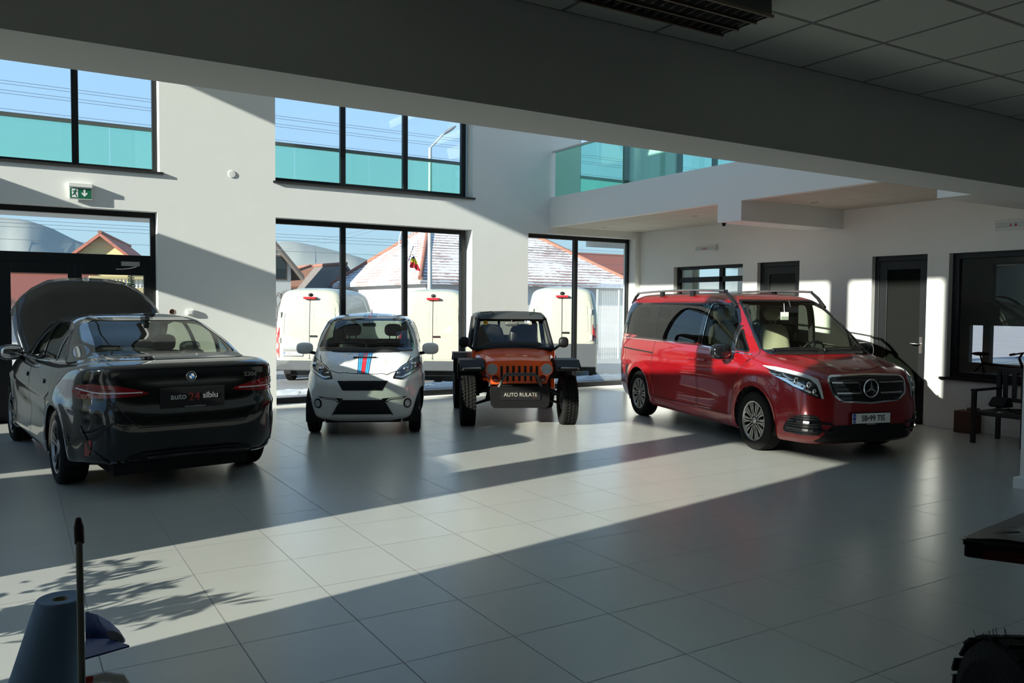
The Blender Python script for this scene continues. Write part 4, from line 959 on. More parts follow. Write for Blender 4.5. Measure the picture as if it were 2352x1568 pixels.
for sg in (-1, 1):
    f_ = (lambda P: P) if sg < 0 else mirror
    HLm = [(-.375, .74), (-.41, .82), (-.48, .885), (-.61, .955), (-.70, .995), (-.735, .95), (-.72, .84), (-.60, .775), (-.48, .725)]
    h = patch(sh, 'headlight', rp(f_(HLm), .015), 'F', PIANO, mic, off=.003, th=.004)
    q = MB()
    for yy, zz, r in ((-.635, .89, .045), (-.54, .845, .04), (-.45, .80, .026)):
        p, n = sh.hit('F', yy*(-sg), zz); q.blob(p, (r*.45, r, r), 0, 8)
    q.build('reflector', CHROME, h)
    q = MB(); ribbon(sh, f_([(-.70, .85), (-.60, .80), (-.49, .752), (-.41, .76)]), .018, 'F', q, closed=False, off=.008, th=.003); ribbon(sh, f_([(-.42, .82), (-.49, .87), (-.62, .94)]), .006, 'F', q, closed=False, off=.008, th=.002); q.build('trim_bar', SILVER, h)
    p, n = sh.hit('F', .565*(-sg), .425); R = Matrix.Translation(p) @ n.to_track_quat('Z', 'Y').to_matrix().to_4x4()
    q = MB(); q.lathe([(.062, -.01), (.062, .006), (.046, .009), (.044, -.006), (.001, -.008)], 28, 0, R, axis='Z', ms=[1, 1, 0, 0]); h = q.build('fog_light', [SILVER, DARKPL], FB)
    q = MB(); q.blob((0, 0, .002), (.042, .042, .010), 0, 8, R); q.build('lens', LENS, h)
    q = patch(sh, 'vent_trim', rp(f_([(-.57, .515), (-.24, .495), (-.27, .455), (-.315, .445), (-.33, .475), (-.50, .492)]), .008), 'F', PIANO, FB, off=.003, th=.004)
    q = MB(); ribbon(sh, f_([(-.50, .500), (-.34, .490), (-.30, .462)]), .010, 'F', q, closed=False, off=.009, th=.003); q.build('vent_light', mat('light_bar_grey', (.55, .55, .52), .3), FB)
    q = MB(); ribbon(sh, f_([(-.66, .47), (-.67, .40), (-.62, .345), (-.52, .335)]), .008, 'F', q, closed=False, off=.001, th=.003); q.build('bumper_crease', WPAINT, FB)
    mk_mirror(mic, .50, .86*sg, 1.08, sg, WPAINT, .85)
q = patch(sh, 'upper_grille', rp([(-.32, .715), (.32, .715), (.25, .595), (-.25, .595)], .015), 'F', DARKPL, FB, off=.003, th=.002)
q = patch(sh, 'lower_grille', rp([(-.26, .475), (.26, .475), (.37, .29), (-.37, .29)], .012), 'F', DARKPL, FB, off=.003, th=.002)
q = MB()
for i in range(9): z = .30+i*.02; ribbon(sh, [(-.33+i*.007, z), (.33-i*.007, z)], .004, 'F', q, closed=False, off=.008, th=.003)
q.build('grille_slats', mat('slat_dark', (.02, .02, .02), .4), FB)
for sg in (-1, 1):
    q = MB(); ribbon(sh, [(sg*.375, .285), (sg*.30, .42), (sg*.25, .485)], .016, 'F', q, closed=False, off=.006, th=.006); q.build('grille_edge', PIANO, FB)
def mspoke(r, rr, h, Mx):
    for k in range(7): sp_bar(r, rr, h, Mx, 2*PI*k/7, .02, .012, .03, rr-.012, h*.7, h*.8, 0, .025)
for ax in (1.0, -1.0):
    for sg in (-1, 1):
        make_wheel('wheel', mic, ax, .655*sg, .275, .155, .18, SILVER, mspoke, sg); arch_liner(mic, ax, .50*sg, .73*sg, .32, .29)
q = MB(); q.b2((-1.3, -.48, .17), (1.35, .48, .36)); q.b2((-.66, -.66, .18), (.66, .66, .36)); q.build('underbody', GAP, mic)
dash(mic, .66, .58, 1.04, TRIM, .25, .12); steering(mic, .34, .30, .98, .5, .17)
for y in (-.30, .30): seat(mic, -.15, y, .62, BLKL, .46, back=.55)
q = MB(); p, n = sh.hit('T', -.3, 0); q.cyl(p, p+Vector((-.02, 0, .05)), .006, n=6); q.build('aerial', DARKPL, mic)
q = MB(); q.box((.25, 0, 1.40), (.02, .18, .05)); q.cyl((.25, 0, 1.38), (.2, 0, 1.45), .008, n=6); q.build('rear_view_mirror', DARKPL, mic)
# ------------------------------------------------------------------ orange buggy in off-road style
ORG = mat('orange_red_paint', (.95, .12, .02), .25, coat=1, noise=.03)
jp = empty('offroad_buggy', (6.54, 10.73, 0), math.radians(-114.8), 'orange small off-road car with black hardtop, round headlights and slotted grille', 'car')
def loft(mb, secs, m=0, smooth=True, cap=True):
    n = len(secs[0]); v = [p for s_ in secs for p in s_]
    f = [(k*n+i, k*n+(i+1) % n, (k+1)*n+(i+1) % n, (k+1)*n+i) for k in range(len(secs)-1) for i in range(n)]
    mb.add(v, f, m, smooth)
    if cap: mb.add(v, [tuple(range(n))[::-1], tuple(range((len(secs)-1)*n, len(secs)*n))], m, False)
def sec(x, half, dx=0):
    P = [(y, z) for y, z in half]; full = P+[(-y, z) for y, z in P[::-1] if y > 1e-4]
    return [(x+dx*0, y, z) for y, z in full]
# front axle at x = 1.0
g = MB(); S_ = []
for t in np.linspace(0, 1, 9):
    x = .42+(1.10-.42)*t; k = t**1.6
    S_.append(sec(x, [(.50-.12*t, .58), (.57-.14*t, .72), (.60-.14*t, .84-.02*t), (.60-.13*t, .96-.10*k), (.56-.12*t, 1.01-.11*k), (.45-.12*t, 1.045-.125*k), (.25-.05*t, 1.06-.13*k), (0, 1.065-.13*k)]))
S_.append(sec(1.135, [(.36, .60), (.41, .72), (.44, .81), (.445, .85), (.42, .875), (.31, .905), (.19, .915), (0, .918)]))
loft(g, S_); g.build('bonnet', ORG, jp, bevel=.0)
g = MB(); g.prism(rp([(-.47, .88), (-.44, .91), (0, .925), (.44, .91), (.47, .88), (.46, .80), (.385, .60), (-.385, .60), (-.46, .80)], .02), 1.13, 1.16, 0, plane='YZ'); GP = g.build('grille_panel', ORG, jp, bevel=.008)
for i in range(7):
    y = (i-3)*.083; g = MB(); g.prism(rp([(y-.017, .63), (y+.017, .63), (y+.017, .845), (y-.017, .845)], .012), 1.155, 1.166, 0, plane='YZ'); g.build('grille_slot', GAP, GP)
for sg in (-1, 1):
    R = Matrix.Translation((1.158, sg*.385, .80)) @ Matrix.Rotation(PI/2, 4, 'Y')
    g = MB(); g.lathe([(.092, -.01), (.092, .018), (.078, .024), (.074, .012)], 36, 0, R, axis='Z'); g.lathe([(.076, .016), (.05, .010), (.001, .006)], 30, 1, R, axis='Z'); h = g.build('headlight', [ORG, mat('lamp_grey', (.42, .45, .45), .3)], jp)
    g = MB(); g.blob((0, 0, .016), (.073, .073, .014), 0, 10, R); g.build('lens', LENS, h)
    R = Matrix.Translation((1.162, sg*.335, .665)) @ Matrix.Rotation(PI/2, 4, 'Y')
    g = MB(); g.lathe([(.047, -.01), (.047, .012), (.038, .014), (.001, .016)], 28, 0, R, axis='Z', ms=[0, 0, 1]); g.build('indicator', [DARKPL, mat('dark_amber', (.16, .015, .008), .15, coat=1)], jp)
    # flat black wing with light strip
    g = MB(); P = [(.62, .62), (.66, .86), (.80, .935), (1.20, .93), (1.36, .84), (1.37, .79), (1.33, .78), (1.18, .875), (.82, .88), (.72, .82), (.68, .62)]
    g.prism(P, sg*.50, sg*.84, 0, plane='XZ'); w_ = g.build('wing', DARKPL, jp, bevel=.02)
    g = MB(); g.add([(1.358, sg*.56, .842), (1.358, sg*.80, .835), (1.364, sg*.80, .825), (1.364, sg*.56, .832)], [(0, 1, 2, 3)]); g.box((1.366, sg*.68, .828), (.01, .26, .012)); g.box((1.366, sg*.80, .815), (.01, .02, .03)); g.build('light_strip', SILVER, w_)
    g = MB(); P = [(-.62, .60), (-.66, .84), (-.80, .92), (-1.15, .92), (-1.32, .80), (-1.30, .76), (-1.14, .86), (-.82, .86), (-.72, .80), (-.68, .6)]
    g.prism(P, sg*.55, sg*.84, 0, plane='XZ'); g.build('rear_wing', DARKPL, jp, bevel=.02)
    g = MB(); g.tube([(.50, sg*.60, 1.04), (.52, sg*.66, 1.09), (.52, sg*.70, 1.11)], .018, 8); g.blob((.52, sg*.74, 1.15), (.05, .075, .08), 0, 10, p=2.6); g.build('wing_mirror', DARKPL, jp)
    g = MB(); g.b2((-1.05, sg*.56, .45), (.50, sg*.62, 1.04)); g.build('side_panel', ORG, jp, bevel=.02)
    g = MB(); g.tube([(-.62, sg*.70, .36), (.62, sg*.70, .36)], .03, 10); g.tube([(-.4, sg*.5, .36), (-.4, sg*.7, .36)], .015); g.tube([(.4, sg*.5, .36), (.4, sg*.7, .36)], .015); g.build('side_step', DARKPL, jp)
    # suspension
    g = MB()
    for z0, z1, xx in ((.42, .30, .92), (.42, .30, 1.12), (.56, .44, 1.0)): g.tube([(xx, sg*.24, z0), (1.0, sg*.60, z1)], .016, 8)
    g.tube([(1.02, sg*.44, .34), (1.02, sg*.36, .72)], .03, 10); g.build('suspension_arm', DARKPL, jp)
g = MB(); g.b2((-1.05, -.56, .40), (.45, .56, .50)); g.b2((.40, -.30, .30), (1.12, .30, .60)); g.b2((-1.1, -.56, .40), (-1.04, .56, 1.04)); g.build('chassis', GAP, jp)
g = MB(); g.prism(rp([(-.40, .56), (-.42, .50), (-.40, .30), (-.36, .27), (.36, .27), (.40, .30), (.42, .50), (.40, .56)], .02), 1.16, 1.30, 0, plane='YZ'); FBj = g.build('front_bumper', mat('bumper_black', (.004, .004, .004), .6, spec=.2), jp, bevel=.012)
g = MB(); g.tube([(1.26, -.30, .54), (1.28, -.235, .70), (1.28, -.20, .735), (1.28, .20, .735), (1.28, .235, .70), (1.26, .30, .54)], .024, 10); g.build('bull_bar', mat('bar_grey', (.05, .045, .04), .45), FBj)
FM = Matrix(((0, 0, 1, 0), (1, 0, 0, 0), (0, 1, 0, 0), (0, 0, 0, 1)))
g = MB(); Mp = Matrix.Translation((1.307, 0, .445)) @ FM; g.box((0, 0, 0), (.56, .125, .008), 0, Mp); g.text('AUTO RULATE', .074, Mp @ Matrix.Translation((0, .01, .0045)), 1, .0006, sx=.95); g.text('1', .03, Mp @ Matrix.Translation((.19, -.03, .0045)), 2, .0006); g.build('number_plate', [DARKPL, mat('plate_cream_ink', (.32, .30, .24), .5), mat('plate_bright_red', (.5, .02, .02), .5)], FBj)
# windscreen frame, hardtop
def post(mb, a, b, r=.035, ry=.028): mb.tube([a, b], r, 8, ry=ry)
g = MB()
for sg in (-1, 1):
    post(g, (.48, sg*.585, 1.03), (.18, sg*.50, 1.49), .04)
    post(g, (-.35, sg*.585, 1.03), (-.38, sg*.52, 1.50), .04); post(g, (-1.06, sg*.56, 1.03), (-.98, sg*.50, 1.50), .05)
    g.b2((-1.05, sg*.55, 1.0), (.48, sg*.61, 1.05))
g.tube([(.18, -.51, 1.49), (.18, .51, 1.49)], .04, 8); g.tube([(.48, -.58, 1.045), (.48, .58, 1.045)], .035, 8); g.tube([(-1.06, -.56, 1.06), (-1.06, .56, 1.06)], .05, 8)
g.build('windscreen_frame', DARKPL, jp)
g = MB(); S_ = []
for x, w0, z0, z1 in ((.26, .47, 1.485, 1.49), (.20, .50, 1.49, 1.545), (.05, .515, 1.50, 1.578), (-.4, .53, 1.50, 1.59), (-.9, .52, 1.50, 1.575), (-1.0, .50, 1.50, 1.545), (-1.03, .48, 1.50, 1.51)):
    S_.append(sec(x, [(w0, z0), (w0+.01, z0+(z1-z0)*.4), (w0-.02, z0+(z1-z0)*.8), (w0-.08, z1-.002), (w0*.5, z1+.008), (0, z1+.012)]))
loft(g, S_); HT = g.build('hardtop', mat('hardtop_black', (.035, .037, .036), .5, bump=.2, bscale=300), jp)
g = MB()
for sg in (-1, 1): g.tube([(.22, sg*.27, 1.555), (.12, sg*.30, 1.592), (.1, sg*.47, 1.575)], .006, 6)
g.build('roof_seam', GAP, HT)
WG = glass('buggy_windscreen', (.62, .64, .60))
g = MB(); g.add([(.475, -.56, 1.06), (.475, .56, 1.06), (.195, .475, 1.475), (.195, -.475, 1.475)], [(0, 1, 2, 3)]); W_ = g.build('windscreen', WG, jp)
g = MB(); g.add([(-1.055, -.5, 1.08), (-1.055, .5, 1.08), (-1.0, .46, 1.48), (-1.0, -.46, 1.48)], [(0, 3, 2, 1)]); g.build('rear_window', WG, jp)
for sg in (-1, 1):
    g = MB(); g.add([(-.32, sg*.585, 1.06), (.42, sg*.585, 1.06), (.20, sg*.51, 1.46), (-.34, sg*.525, 1.47)], [(0, 1, 2, 3)]); g.build('side_window', WG, jp)
def onws(y, z, o=.004): t = (z-1.06)/.415; return Vector((.475-.28*t+o*.83, y, z+o*.56))
Rw = Matrix.Rotation(-math.atan2(.28, .415), 4, 'Y')
g = MB(); g.cyl(onws(-.40, 1.425), onws(-.40, 1.425, .006), .038, n=28, m=0); g.text('!', .06, Matrix.Translation(onws(-.40, 1.425, .007)) @ Rw @ FM, 1, .0005, bold=.003); g.build('warning_sticker', [mat('sticker_yellow', (.85, .45, .01), .5), BLKT], W_)
g = MB(); g.box((0, 0, 0), (.08, .045, .002), 0, Matrix.Translation(onws(.235, 1.44, .006)) @ Rw @ FM); g.text('E', .035, Matrix.Translation(onws(.215, 1.44, .009)) @ Rw @ FM, 1, .0005, bold=.002); g.build('toll_sticker', [mat('sticker_pale', (.45, .5, .52), .5), BLKT], W_)
g = MB(); g.tube([(.50, -.02, 1.06), (.49, .10, 1.075), (.475, .33, 1.09)], .008, 6); g.cyl((.52, .36, 1.05), (.49, .36, 1.09), .018, n=10); g.tube([(.50, .36, 1.07), (.47, .12, 1.10)], .008, 6); g.build('wiper', DARKPL, W_)
g = MB(); g.blob((.22, .0, 1.41), (.02, .10, .035), 0, 8, p=4); g.cyl((.22, 0, 1.43), (.22, 0, 1.48), .008, n=6); g.build('rear_view_mirror', mat('mirror_grey', (.12, .12, .11), .3), jp)
dash(jp, .36, .52, 1.06, TRIM, .12, .2); steering(jp, .15, .27, 1.02, .5, .17)
for y in (-.27, .27):
    seat(jp, -.22, y, .62, BLKL, .50, head=False, back=.76, lean=.12)
g = MB(); g.tube([(-.55, -.50, .6), (-.55, -.48, 1.40), (-.55, -.40, 1.46), (-.55, .40, 1.46), (-.55, .48, 1.40), (-.55, .50, .6)], .025, 8)
for y in (-.12, .12): g.tube([(-.55, y, 1.0), (-.55, y, 1.46)], .02, 8)
g.b2((-.575, -.48, 1.12), (-.53, .48, 1.22)); g.build('roll_bar', DARKPL, jp)
def jspoke(r, rr, h, Mx):
    for k in range(8): sp_bar(r, rr, h, Mx, 2*PI*k/8, .022, .018, .03, rr-.01, h*.5, h*.75, 0, .03)
for ax in (1.0, -1.0):
    for sg in (-1, 1):
        t = make_wheel('wheel', jp, ax, .715*sg, .345, .215, .17, DARKPL, jspoke, sg, steer=0)
        m = MB(); Mx = Matrix.Translation((ax, .715*sg, .345))
        for k in range(44):
            a = 2*PI*k/44
            for u, dx in ((-.078, .0), (-.028, .07), (.028, .0), (.078, .07)):
                m.box((0, u, .347), (.026, .040, .012), 0, Mx @ Matrix.Rotation(a+dx, 4, 'Y'))
        m.build('tread_blocks', RUBBER, t)
# ------------------------------------------------------------------ the street outside
def ray_dir(px, py): return rt*((px-CW/2)/FPX)-up*((py-CHT/2)/FPX)+fw
def at(px, py, Y):
    d = ray_dir(px, py); return Vector((0, 0, EYE))+d*(Y/d.y)
CONC = mat('pale_concrete_yard', (.22, .22, .225), .85, noise=.18, nscale=.6, bump=.3, bscale=4)
SNOW = mat('snow', (.6, .61, .62), .7, noise=.06, nscale=3, bump=.6, bscale=9)
m = MB(); m.add([(-120, 15.6, 0), (160, 15.6, 0), (160, 18, -.5), (-120, 18, -.5), (160, 400, -.5), (-120, 400, -.5)], [(0, 1, 2, 3), (3, 2, 4, 5)]); m.b2((-120, 13.68, -.2), (160, 15.6, 0)); m.b2((-60, -30, -.25), (XL-.25, 13.68, -.1)); m.b2((XR+4.6, -30, -.25), (60, 13.68, -.1))
struct(m.build('ground_yard', CONC))
def bumpy(name, x0, x1, y0, y1, h, mt, nx, ny, z=0, seed=1):
    r = random.Random(seed); v = []; f = []
    for i in range(nx+1):
        for j in range(ny+1):
            e = 0 if i in (0, nx) or j in (0, ny) else 1
            v.append((x0+(x1-x0)*i/nx, y0+(y1-y0)*j/ny+(r.random()-.5)*.15*e, z-.01+e*h*(.4+.6*r.random())))
    for i in range(nx):
        for j in range(ny): f.append((i*(ny+1)+j, (i+1)*(ny+1)+j, (i+1)*(ny+1)+j+1, i*(ny+1)+j+1))
    m = MB(); m.add(v, f, 0, True); return m.build(name, mt)
tag(bumpy('snow', 3.0, 16, 15.0, 15.8, .07, SNOW, 130, 7, 0), 'thin line of trodden snow along the foot of the glazing', 'snow', kind='stuff')
tag(bumpy('snow', -3.0, 2.4, 15.4, 15.9, .06, SNOW, 50, 5, 0, 3), 'short patch of snow outside the glazed street door', 'snow', kind='stuff')
# cargo vans, seen from behind
VW = mat('cream_white_van_paint', (.40, .40, .32), .35, coat=.4, noise=.02); VB = mat('van_grey_plastic', (.05, .055, .06), .6)
def cargo_van(loc, bearing, label, plate_txt=None, high=1.0, lower=.58, group=None, lamps=True, mirrors=False):
    o = empty('cargo_van', loc, math.radians(90-bearing), label, 'van', group)
    L = [(2.75, .40, -2.86, .45, .93, .42, 5, 12), (2.93, .62, -2.93, lower, .99, .60, 5, 14), (2.9, .95, -2.94, .95, 1.01, .95, 5, 14), (2.25, 1.2, -2.94, 1.3, 1.0, 1.3, 5, 14), (1.7, 1.75, -2.92, 1.8, .97, 1.8, 6, 14),
         (1.2, 2.25, -2.87, 2.2*high, .91, 2.2*high, 6, 12), (.98, 2.42*high, -2.82, 2.45*high, .85, 2.45*high, 6, 10), (.7, 2.54*high, -2.72, 2.57*high, .72, 2.56*high, 5, 7), (.2, 2.62*high, -2.3, 2.64*high, .45, 2.63*high, 4, 5), (-.9, 2.66*high, -1.1, 2.66*high, .05, 2.66*high, 3, 3)]
    sh = Shell(L, .09, 2)
    for vw in 'LR':
        sh.region(9, vw, circ(1.9, .36, .40), cell=.09, cond=lambda C: C[:, 2] < .9); sh.region(9, vw, circ(-1.75, .36, .40), cell=.09, cond=lambda C: C[:, 2] < .9)
    sh.emit(0, 'body', [VW, TRIM], o, liner=False, extra=sh.top)
    H = 2.2*high
    for sg in (-1, 1):
        p = [(sg*.012, lower+.12), (sg*.80, lower+.12), (sg*.80, H*.62), (sg*.78, H-.02), (sg*.70, H+.10), (sg*.012, H+.12)]
        d = patch(sh, 'rear_door', rp(p, .06), 'B', VW, o, off=.004, th=.006, cell=.2)
        q = MB(); ribbon(sh, rp([(sg*.10, 1.35), (sg*.72, 1.35), (sg*.68, H-.06), (sg*.58, H+.0), (sg*.10, H+.02)], .06), .012, 'B', q, off=.012); q.build('window_pressing', mat('van_seam', (.32, .33, .28), .6), d)
        q = MB(); p1, n = sh.hit('B', sg*.80, 1.9); q.cyl(p1+Vector((-.02, 0, -.07)), p1+Vector((-.02, 0, .07)), .03, n=8); p1, n = sh.hit('B', sg*.82, 1.2); q.cyl(p1+Vector((-.02, 0, -.07)), p1+Vector((-.02, 0, .07)), .03, n=8); q.build('hinge', VW, d)
        if lamps:
            q = patch(sh, 'tail_light', rp([(sg*.835, 1.55), (sg*.955, 1.55), (sg*.975, 1.0), (sg*.975, lower+.14), (sg*.84, lower+.14)], .02), 'B', mat('van_tail_red', (.55, .02, .03), .15, coat=1), o, off=.006, th=.01, cell=.2)
        for ax in (1.9, -1.75): make_wheel('wheel', o, ax, .86*sg, .35, .22, .2, SILVER, lambda r, rr, h, Mx: None, sg); arch_liner(o, ax, .6*sg, .96*sg, .41, .36)
        if mirrors: mk_mirror(o, 1.55, 1.14*sg, 1.45, sg, DARKPL, 1.5)
    q = MB(); ribbon(sh, [(0, lower+.1), (0, H+.14)], .012, 'B', q, closed=False, off=.013); q.build('door_seam', GAP, o)
    q = MB(); q.b2((-3.05, -.97, .38), (-2.84, .97, lower+.07)); q.build('rear_bumper', VB, o, bevel=.03)
    q = MB(); q.b2((-2.96, -.17, H+.13), (-2.84, .17, H+.19)); b_ = q.build('brake_light', mat('brake_red', (.45, .02, .03), .2), o, bevel=.01)
    q = MB(); q.blob((-2.78, 0, H+.24), (.10, .075, .055), 0, 8); q.build('camera_pod', DARKPL, b_)
    q = MB(); q.box((-2.96, -.10, 1.32), (.04, .20, .05)); q.build('door_handle', DARKPL, o, bevel=.01)
    if plate_txt:
        p1, n = sh.hit('B', .45, .86); q = MB(); q.b2((p1.x-.05, .16, .94), (p1.x, .74, 1.0)); q.build('plate_light_bar', mat('light_bar_grey2', (.25, .25, .26), .4), o)
        plate(o, 'number_plate', Matrix.Translation((p1.x-.022, .45, .84)) @ BM, plate_txt)
    q = MB(); q.b2((-2.7, -.6, .22), (2.7, .6, .5)); q.build('underbody', GAP, o)
    return o
def vplace(px, D, bearing, g):
    d = ray_dir(px, 700); d = Vector((d.x, d.y, 0)); d = d*(D/Vector((fw.x, fw.y, 0)).normalized().dot(d)); h = Vector((math.sin(math.radians(bearing)), math.cos(math.radians(bearing)), 0))
    p = d+h*2.94; return (p.x, p.y, g)
cargo_van(vplace(711, 22.3, 33, -.5), 33, 'cream white cargo van with number plate low on its left rear door', 'SB 16 VDK')
cargo_van(vplace(994, 22.5, 33, -.5), 33, 'cream white cargo van behind the glazing, between the white city car and orange buggy')
cargo_van(vplace(1291, 22.5, 37, -.36), 37, 'cream white cargo van with tall red tail lights behind the two-pane window', lower=.95, high=.98)
cargo_van((-6.35, 7.0, -.1), 279, 'cream white cargo van outside the sunny side wall, nearer the potted plant', high=1.0, group='vans outside the side wall')
cargo_van((-6.35, 10.15, -.1), 279, 'cream white cargo van outside the sunny side wall, nearer the street', high=1.0, group='vans outside the side wall')
# yellow car
def plain_car(loc, bearing, paint, label):
    o = empty('hatchback', loc, math.radians(90-bearing), label, 'car')
    L = [(2.0, .2, -1.95, .25, .82, .2, 5, 5), (2.1, .45, -2.05, .5, .87, .45, 5, 5), (2.05, .7, -2.05, .75, .88, .75, 4.5, 5), (1.8, .85, -2.0, .95, .86, .92, 4.5, 5), (1.3, .98, -1.95, 1.02, .82, 1.0, 5, 5), (.7, 1.3, -1.7, 1.3, .68, 1.3, 5, 5), (.3, 1.45, -1.4, 1.45, .55, 1.45, 4, 4), (-.4, 1.5, -.6, 1.5, .1, 1.5, 3, 3)]
    sh = Shell(L, .07, 2)
    for vw in 'LR':
        for ax in (1.3, -1.25): sh.region(9, vw, circ(ax, .32, .36), cell=.07, cond=lambda C: C[:, 2] < .8)
    sh.emit(0, 'body', [paint, TRIM], o, extra=sh.top)
    patch(sh, 'windscreen', rp([(-.70, 1.03), (.70, 1.03), (.52, 1.38), (-.52, 1.38)], .05), 'F', DARKG, o, cell=.15); patch(sh, 'rear_window', rp([(-.66, 1.06), (.66, 1.06), (.54, 1.36), (-.54, 1.36)], .05), 'B', DARKG, o, cell=.15)
    for sg, vw in ((1, 'L'), (-1, 'R')):
        patch(sh, 'side_window', rp([(.95, 1.02), (-1.6, 1.05), (-1.4, 1.36), (.4, 1.36)], .06), vw, DARKG, o, cell=.15)
        patch(sh, 'tail_light', rp([(sg*.62, .72), (sg*.82, .72), (sg*.80, .92), (sg*.62, .90)], .03), 'B', REDL, o, cell=.15)
        for ax in (1.3, -1.25): make_wheel('wheel', o, ax, .76*sg, .31, .19, .2, SILVER, bspoke, sg)
    return o
p = at(322, 700, 24); plain_car((p.x, p.y, -.5), 80, mat('yellow_paint', (.85, .52, .03), .3, coat=1), 'yellow hatchback on the street, seen through the door glass')
# houses
def tile_roof(name, col, snow, amount, freq=5.5, off=0.0):
    m = bpy.data.materials.new(name); m.use_nodes = True; t = m.node_tree; b = t.nodes['Principled BSDF']; b.inputs['Roughness'].default_value = .8
    g = t.nodes.new('ShaderNodeNewGeometry'); s = t.nodes.new('ShaderNodeSeparateXYZ'); t.links.new(g.outputs['Position'], s.inputs[0])
    n = t.nodes.new('ShaderNodeTexNoise'); n.inputs['Scale'].default_value = .55; n.inputs['Detail'].default_value = 6; t.links.new(g.outputs['Position'], n.inputs['Vector'])
    n2 = t.nodes.new('ShaderNodeTexNoise'); n2.inputs['Scale'].default_value = 4; t.links.new(g.outputs['Position'], n2.inputs['Vector'])
    def mth(op, a, bb=None):
        q = t.nodes.new('ShaderNodeMath'); q.operation = op
        for i, v in enumerate((a, bb)):
            if v is None: continue
            if isinstance(v, (int, float)): q.inputs[i].default_value = v
            else: t.links.new(v, q.inputs[i])
        return q.outputs[0]
    fr = mth('FRACT', mth('MULTIPLY', s.outputs['Z'], freq)); k = mth('ADD', mth('MULTIPLY', n.outputs['Fac'], 1.3), mth('MULTIPLY', n2.outputs['Fac'], .5))
    msk = mth('GREATER_THAN', mth('ADD', k, mth('MULTIPLY', fr, -.55)), 1.35-amount)
    mx = t.nodes.new('ShaderNodeMix'); mx.data_type = 'RGBA'; mx.inputs[6].default_value = (*col, 1); mx.inputs[7].default_value = (*snow, 1)
    t.links.new(msk, mx.inputs[0]); t.links.new(mx.outputs[2], b.inputs['Base Color']); return m
R_BR = tile_roof('brown_tiles_with_snow', (.28, .13, .08), (.60, .62, .66), .25); R_RED = tile_roof('red_tiles_with_snow', (.36, .12, .08), (.60, .62, .66), .30)
R_SN = tile_roof('snow_covered_tiles', (.30, .20, .18), (.62, .65, .70), .80, 6.5); R_BARE = tile_roof('bare_red_tiles', (.22, .065, .045), (.7, .7, .7), -.2)
def house(label, c, rot, wx, dy, zw, zr, wallm, roofm, z0=-.5, hip=0, wins=(), chim=None, over=.5, cat='house', skylights=(), attic=None):
    o = empty('house', (c[0], c[1], z0), math.radians(rot), label, cat); zw -= z0; zr -= z0
    q = MB(); q.b2((-wx/2, -dy/2, 0), (wx/2, dy/2, zw))
    if not hip: q.prism([(-wx/2, zw), (wx/2, zw), (0, zr-.1)], -dy/2, dy/2, 0)
    q.build('walls', wallm, o)
    e = over; X = wx/2+e; Yh = dy/2+e; sl = (zr-zw)/(wx/2); ze = zw-e*sl; t = .22
    q = MB()
    if hip:
        a = [(-X, -Yh, ze), (X, -Yh, ze), (X, Yh, ze), (-X, Yh, ze), (0, -Yh+hip, zr), (0, Yh-hip, zr)]
        q.add(a+[(x, y, z-t) for x, y, z in a], [(0, 1, 4), (1, 2, 5, 4), (2, 3, 5), (3, 0, 4, 5), (0, 6, 7, 1), (1, 7, 8, 2), (2, 8, 9, 3), (3, 9, 6, 0)])
        ridge = [((0, -Yh+hip, zr), (0, Yh-hip, zr)), ((-X, -Yh, ze), (0, -Yh+hip, zr)), ((X, -Yh, ze), (0, -Yh+hip, zr)), ((X, Yh, ze), (0, Yh-hip, zr)), ((-X, Yh, ze), (0, Yh-hip, zr))]
    else:
        for sg in (-1, 1):
            a = [(sg*X, -Yh, ze), (sg*X, Yh, ze), (0, Yh, zr), (0, -Yh, zr)]; q.add(a+[(x, y, z-t) for x, y, z in a], [(0, 1, 2, 3), (4, 7, 6, 5), (0, 4, 5, 1), (1, 5, 6, 2), (3, 7, 4, 0)])
        ridge = [((0, -Yh, zr), (0, Yh, zr))]
    rf = q.build('roof', roofm, o)
    q = MB()
    for a, b_ in ridge: q.tube([Vector(a)+Vector((0, 0, .03)), Vector(b_)+Vector((0, 0, .03))], .12, 6)
    q.build('ridge_tiles', mat('ridge_red', (.26, .11, .075), .8), rf)
    for (u, z, a, b_) in wins:
        q = MB(); q.b2((u-a/2, -dy/2-.05, z-z0), (u+a/2, -dy/2+.05, z-z0+b_)); w_ = q.build('window', mat('house_window_frame', (.10, .07, .05), .5), o)
        q = MB(); q.b2((u-a/2+.08, -dy/2-.07, z-z0+.08), (u+a/2-.08, -dy/2-.05, z-z0+b_-.08)); q.build('pane', PIANO, w_)
    if chim:
        q = MB(); q.b2((chim[0]-.35, chim[1]-.35, chim[2]-z0), (chim[0]+.35, chim[1]+.35, chim[3]-z0)); q.b2((chim[0]-.42, chim[1]-.42, chim[3]-z0-.15), (chim[0]+.42, chim[1]+.42, chim[3]-z0)); q.build('chimney', mat('chimney_render', (.38, .25, .16), .9), rf)
    for (u, v, a) in skylights:    # u along the ridge, v down the +x slope
        p0 = Vector((v, u, zr-v*sl+.05)); q = MB(); Ms = Matrix.Translation(p0) @ Matrix.Rotation(math.atan(sl)*(1 if v > 0 else -1), 4, 'Y'); q.box((0, 0, 0), (a, a*.8, .12), 0, Ms); q.build('skylight', PIANO, rf)
    return o
GREYW = mat('grey_render', (.42, .43, .42), .9, noise=.06); CREAMW = mat('cream_render', (.62, .50, .25), .9, noise=.04); PINKW = mat('pale_render', (.66, .64, .62), .9, noise=.05); WOODW = mat('weathered_boards', (.14, .12, .11), .9, noise=.3, nscale=6)
def hx(px, Y): return at(px, 700, Y)
Y0 = 42; a = at(560, 455, Y0); b_ = at(703, 630, Y0)
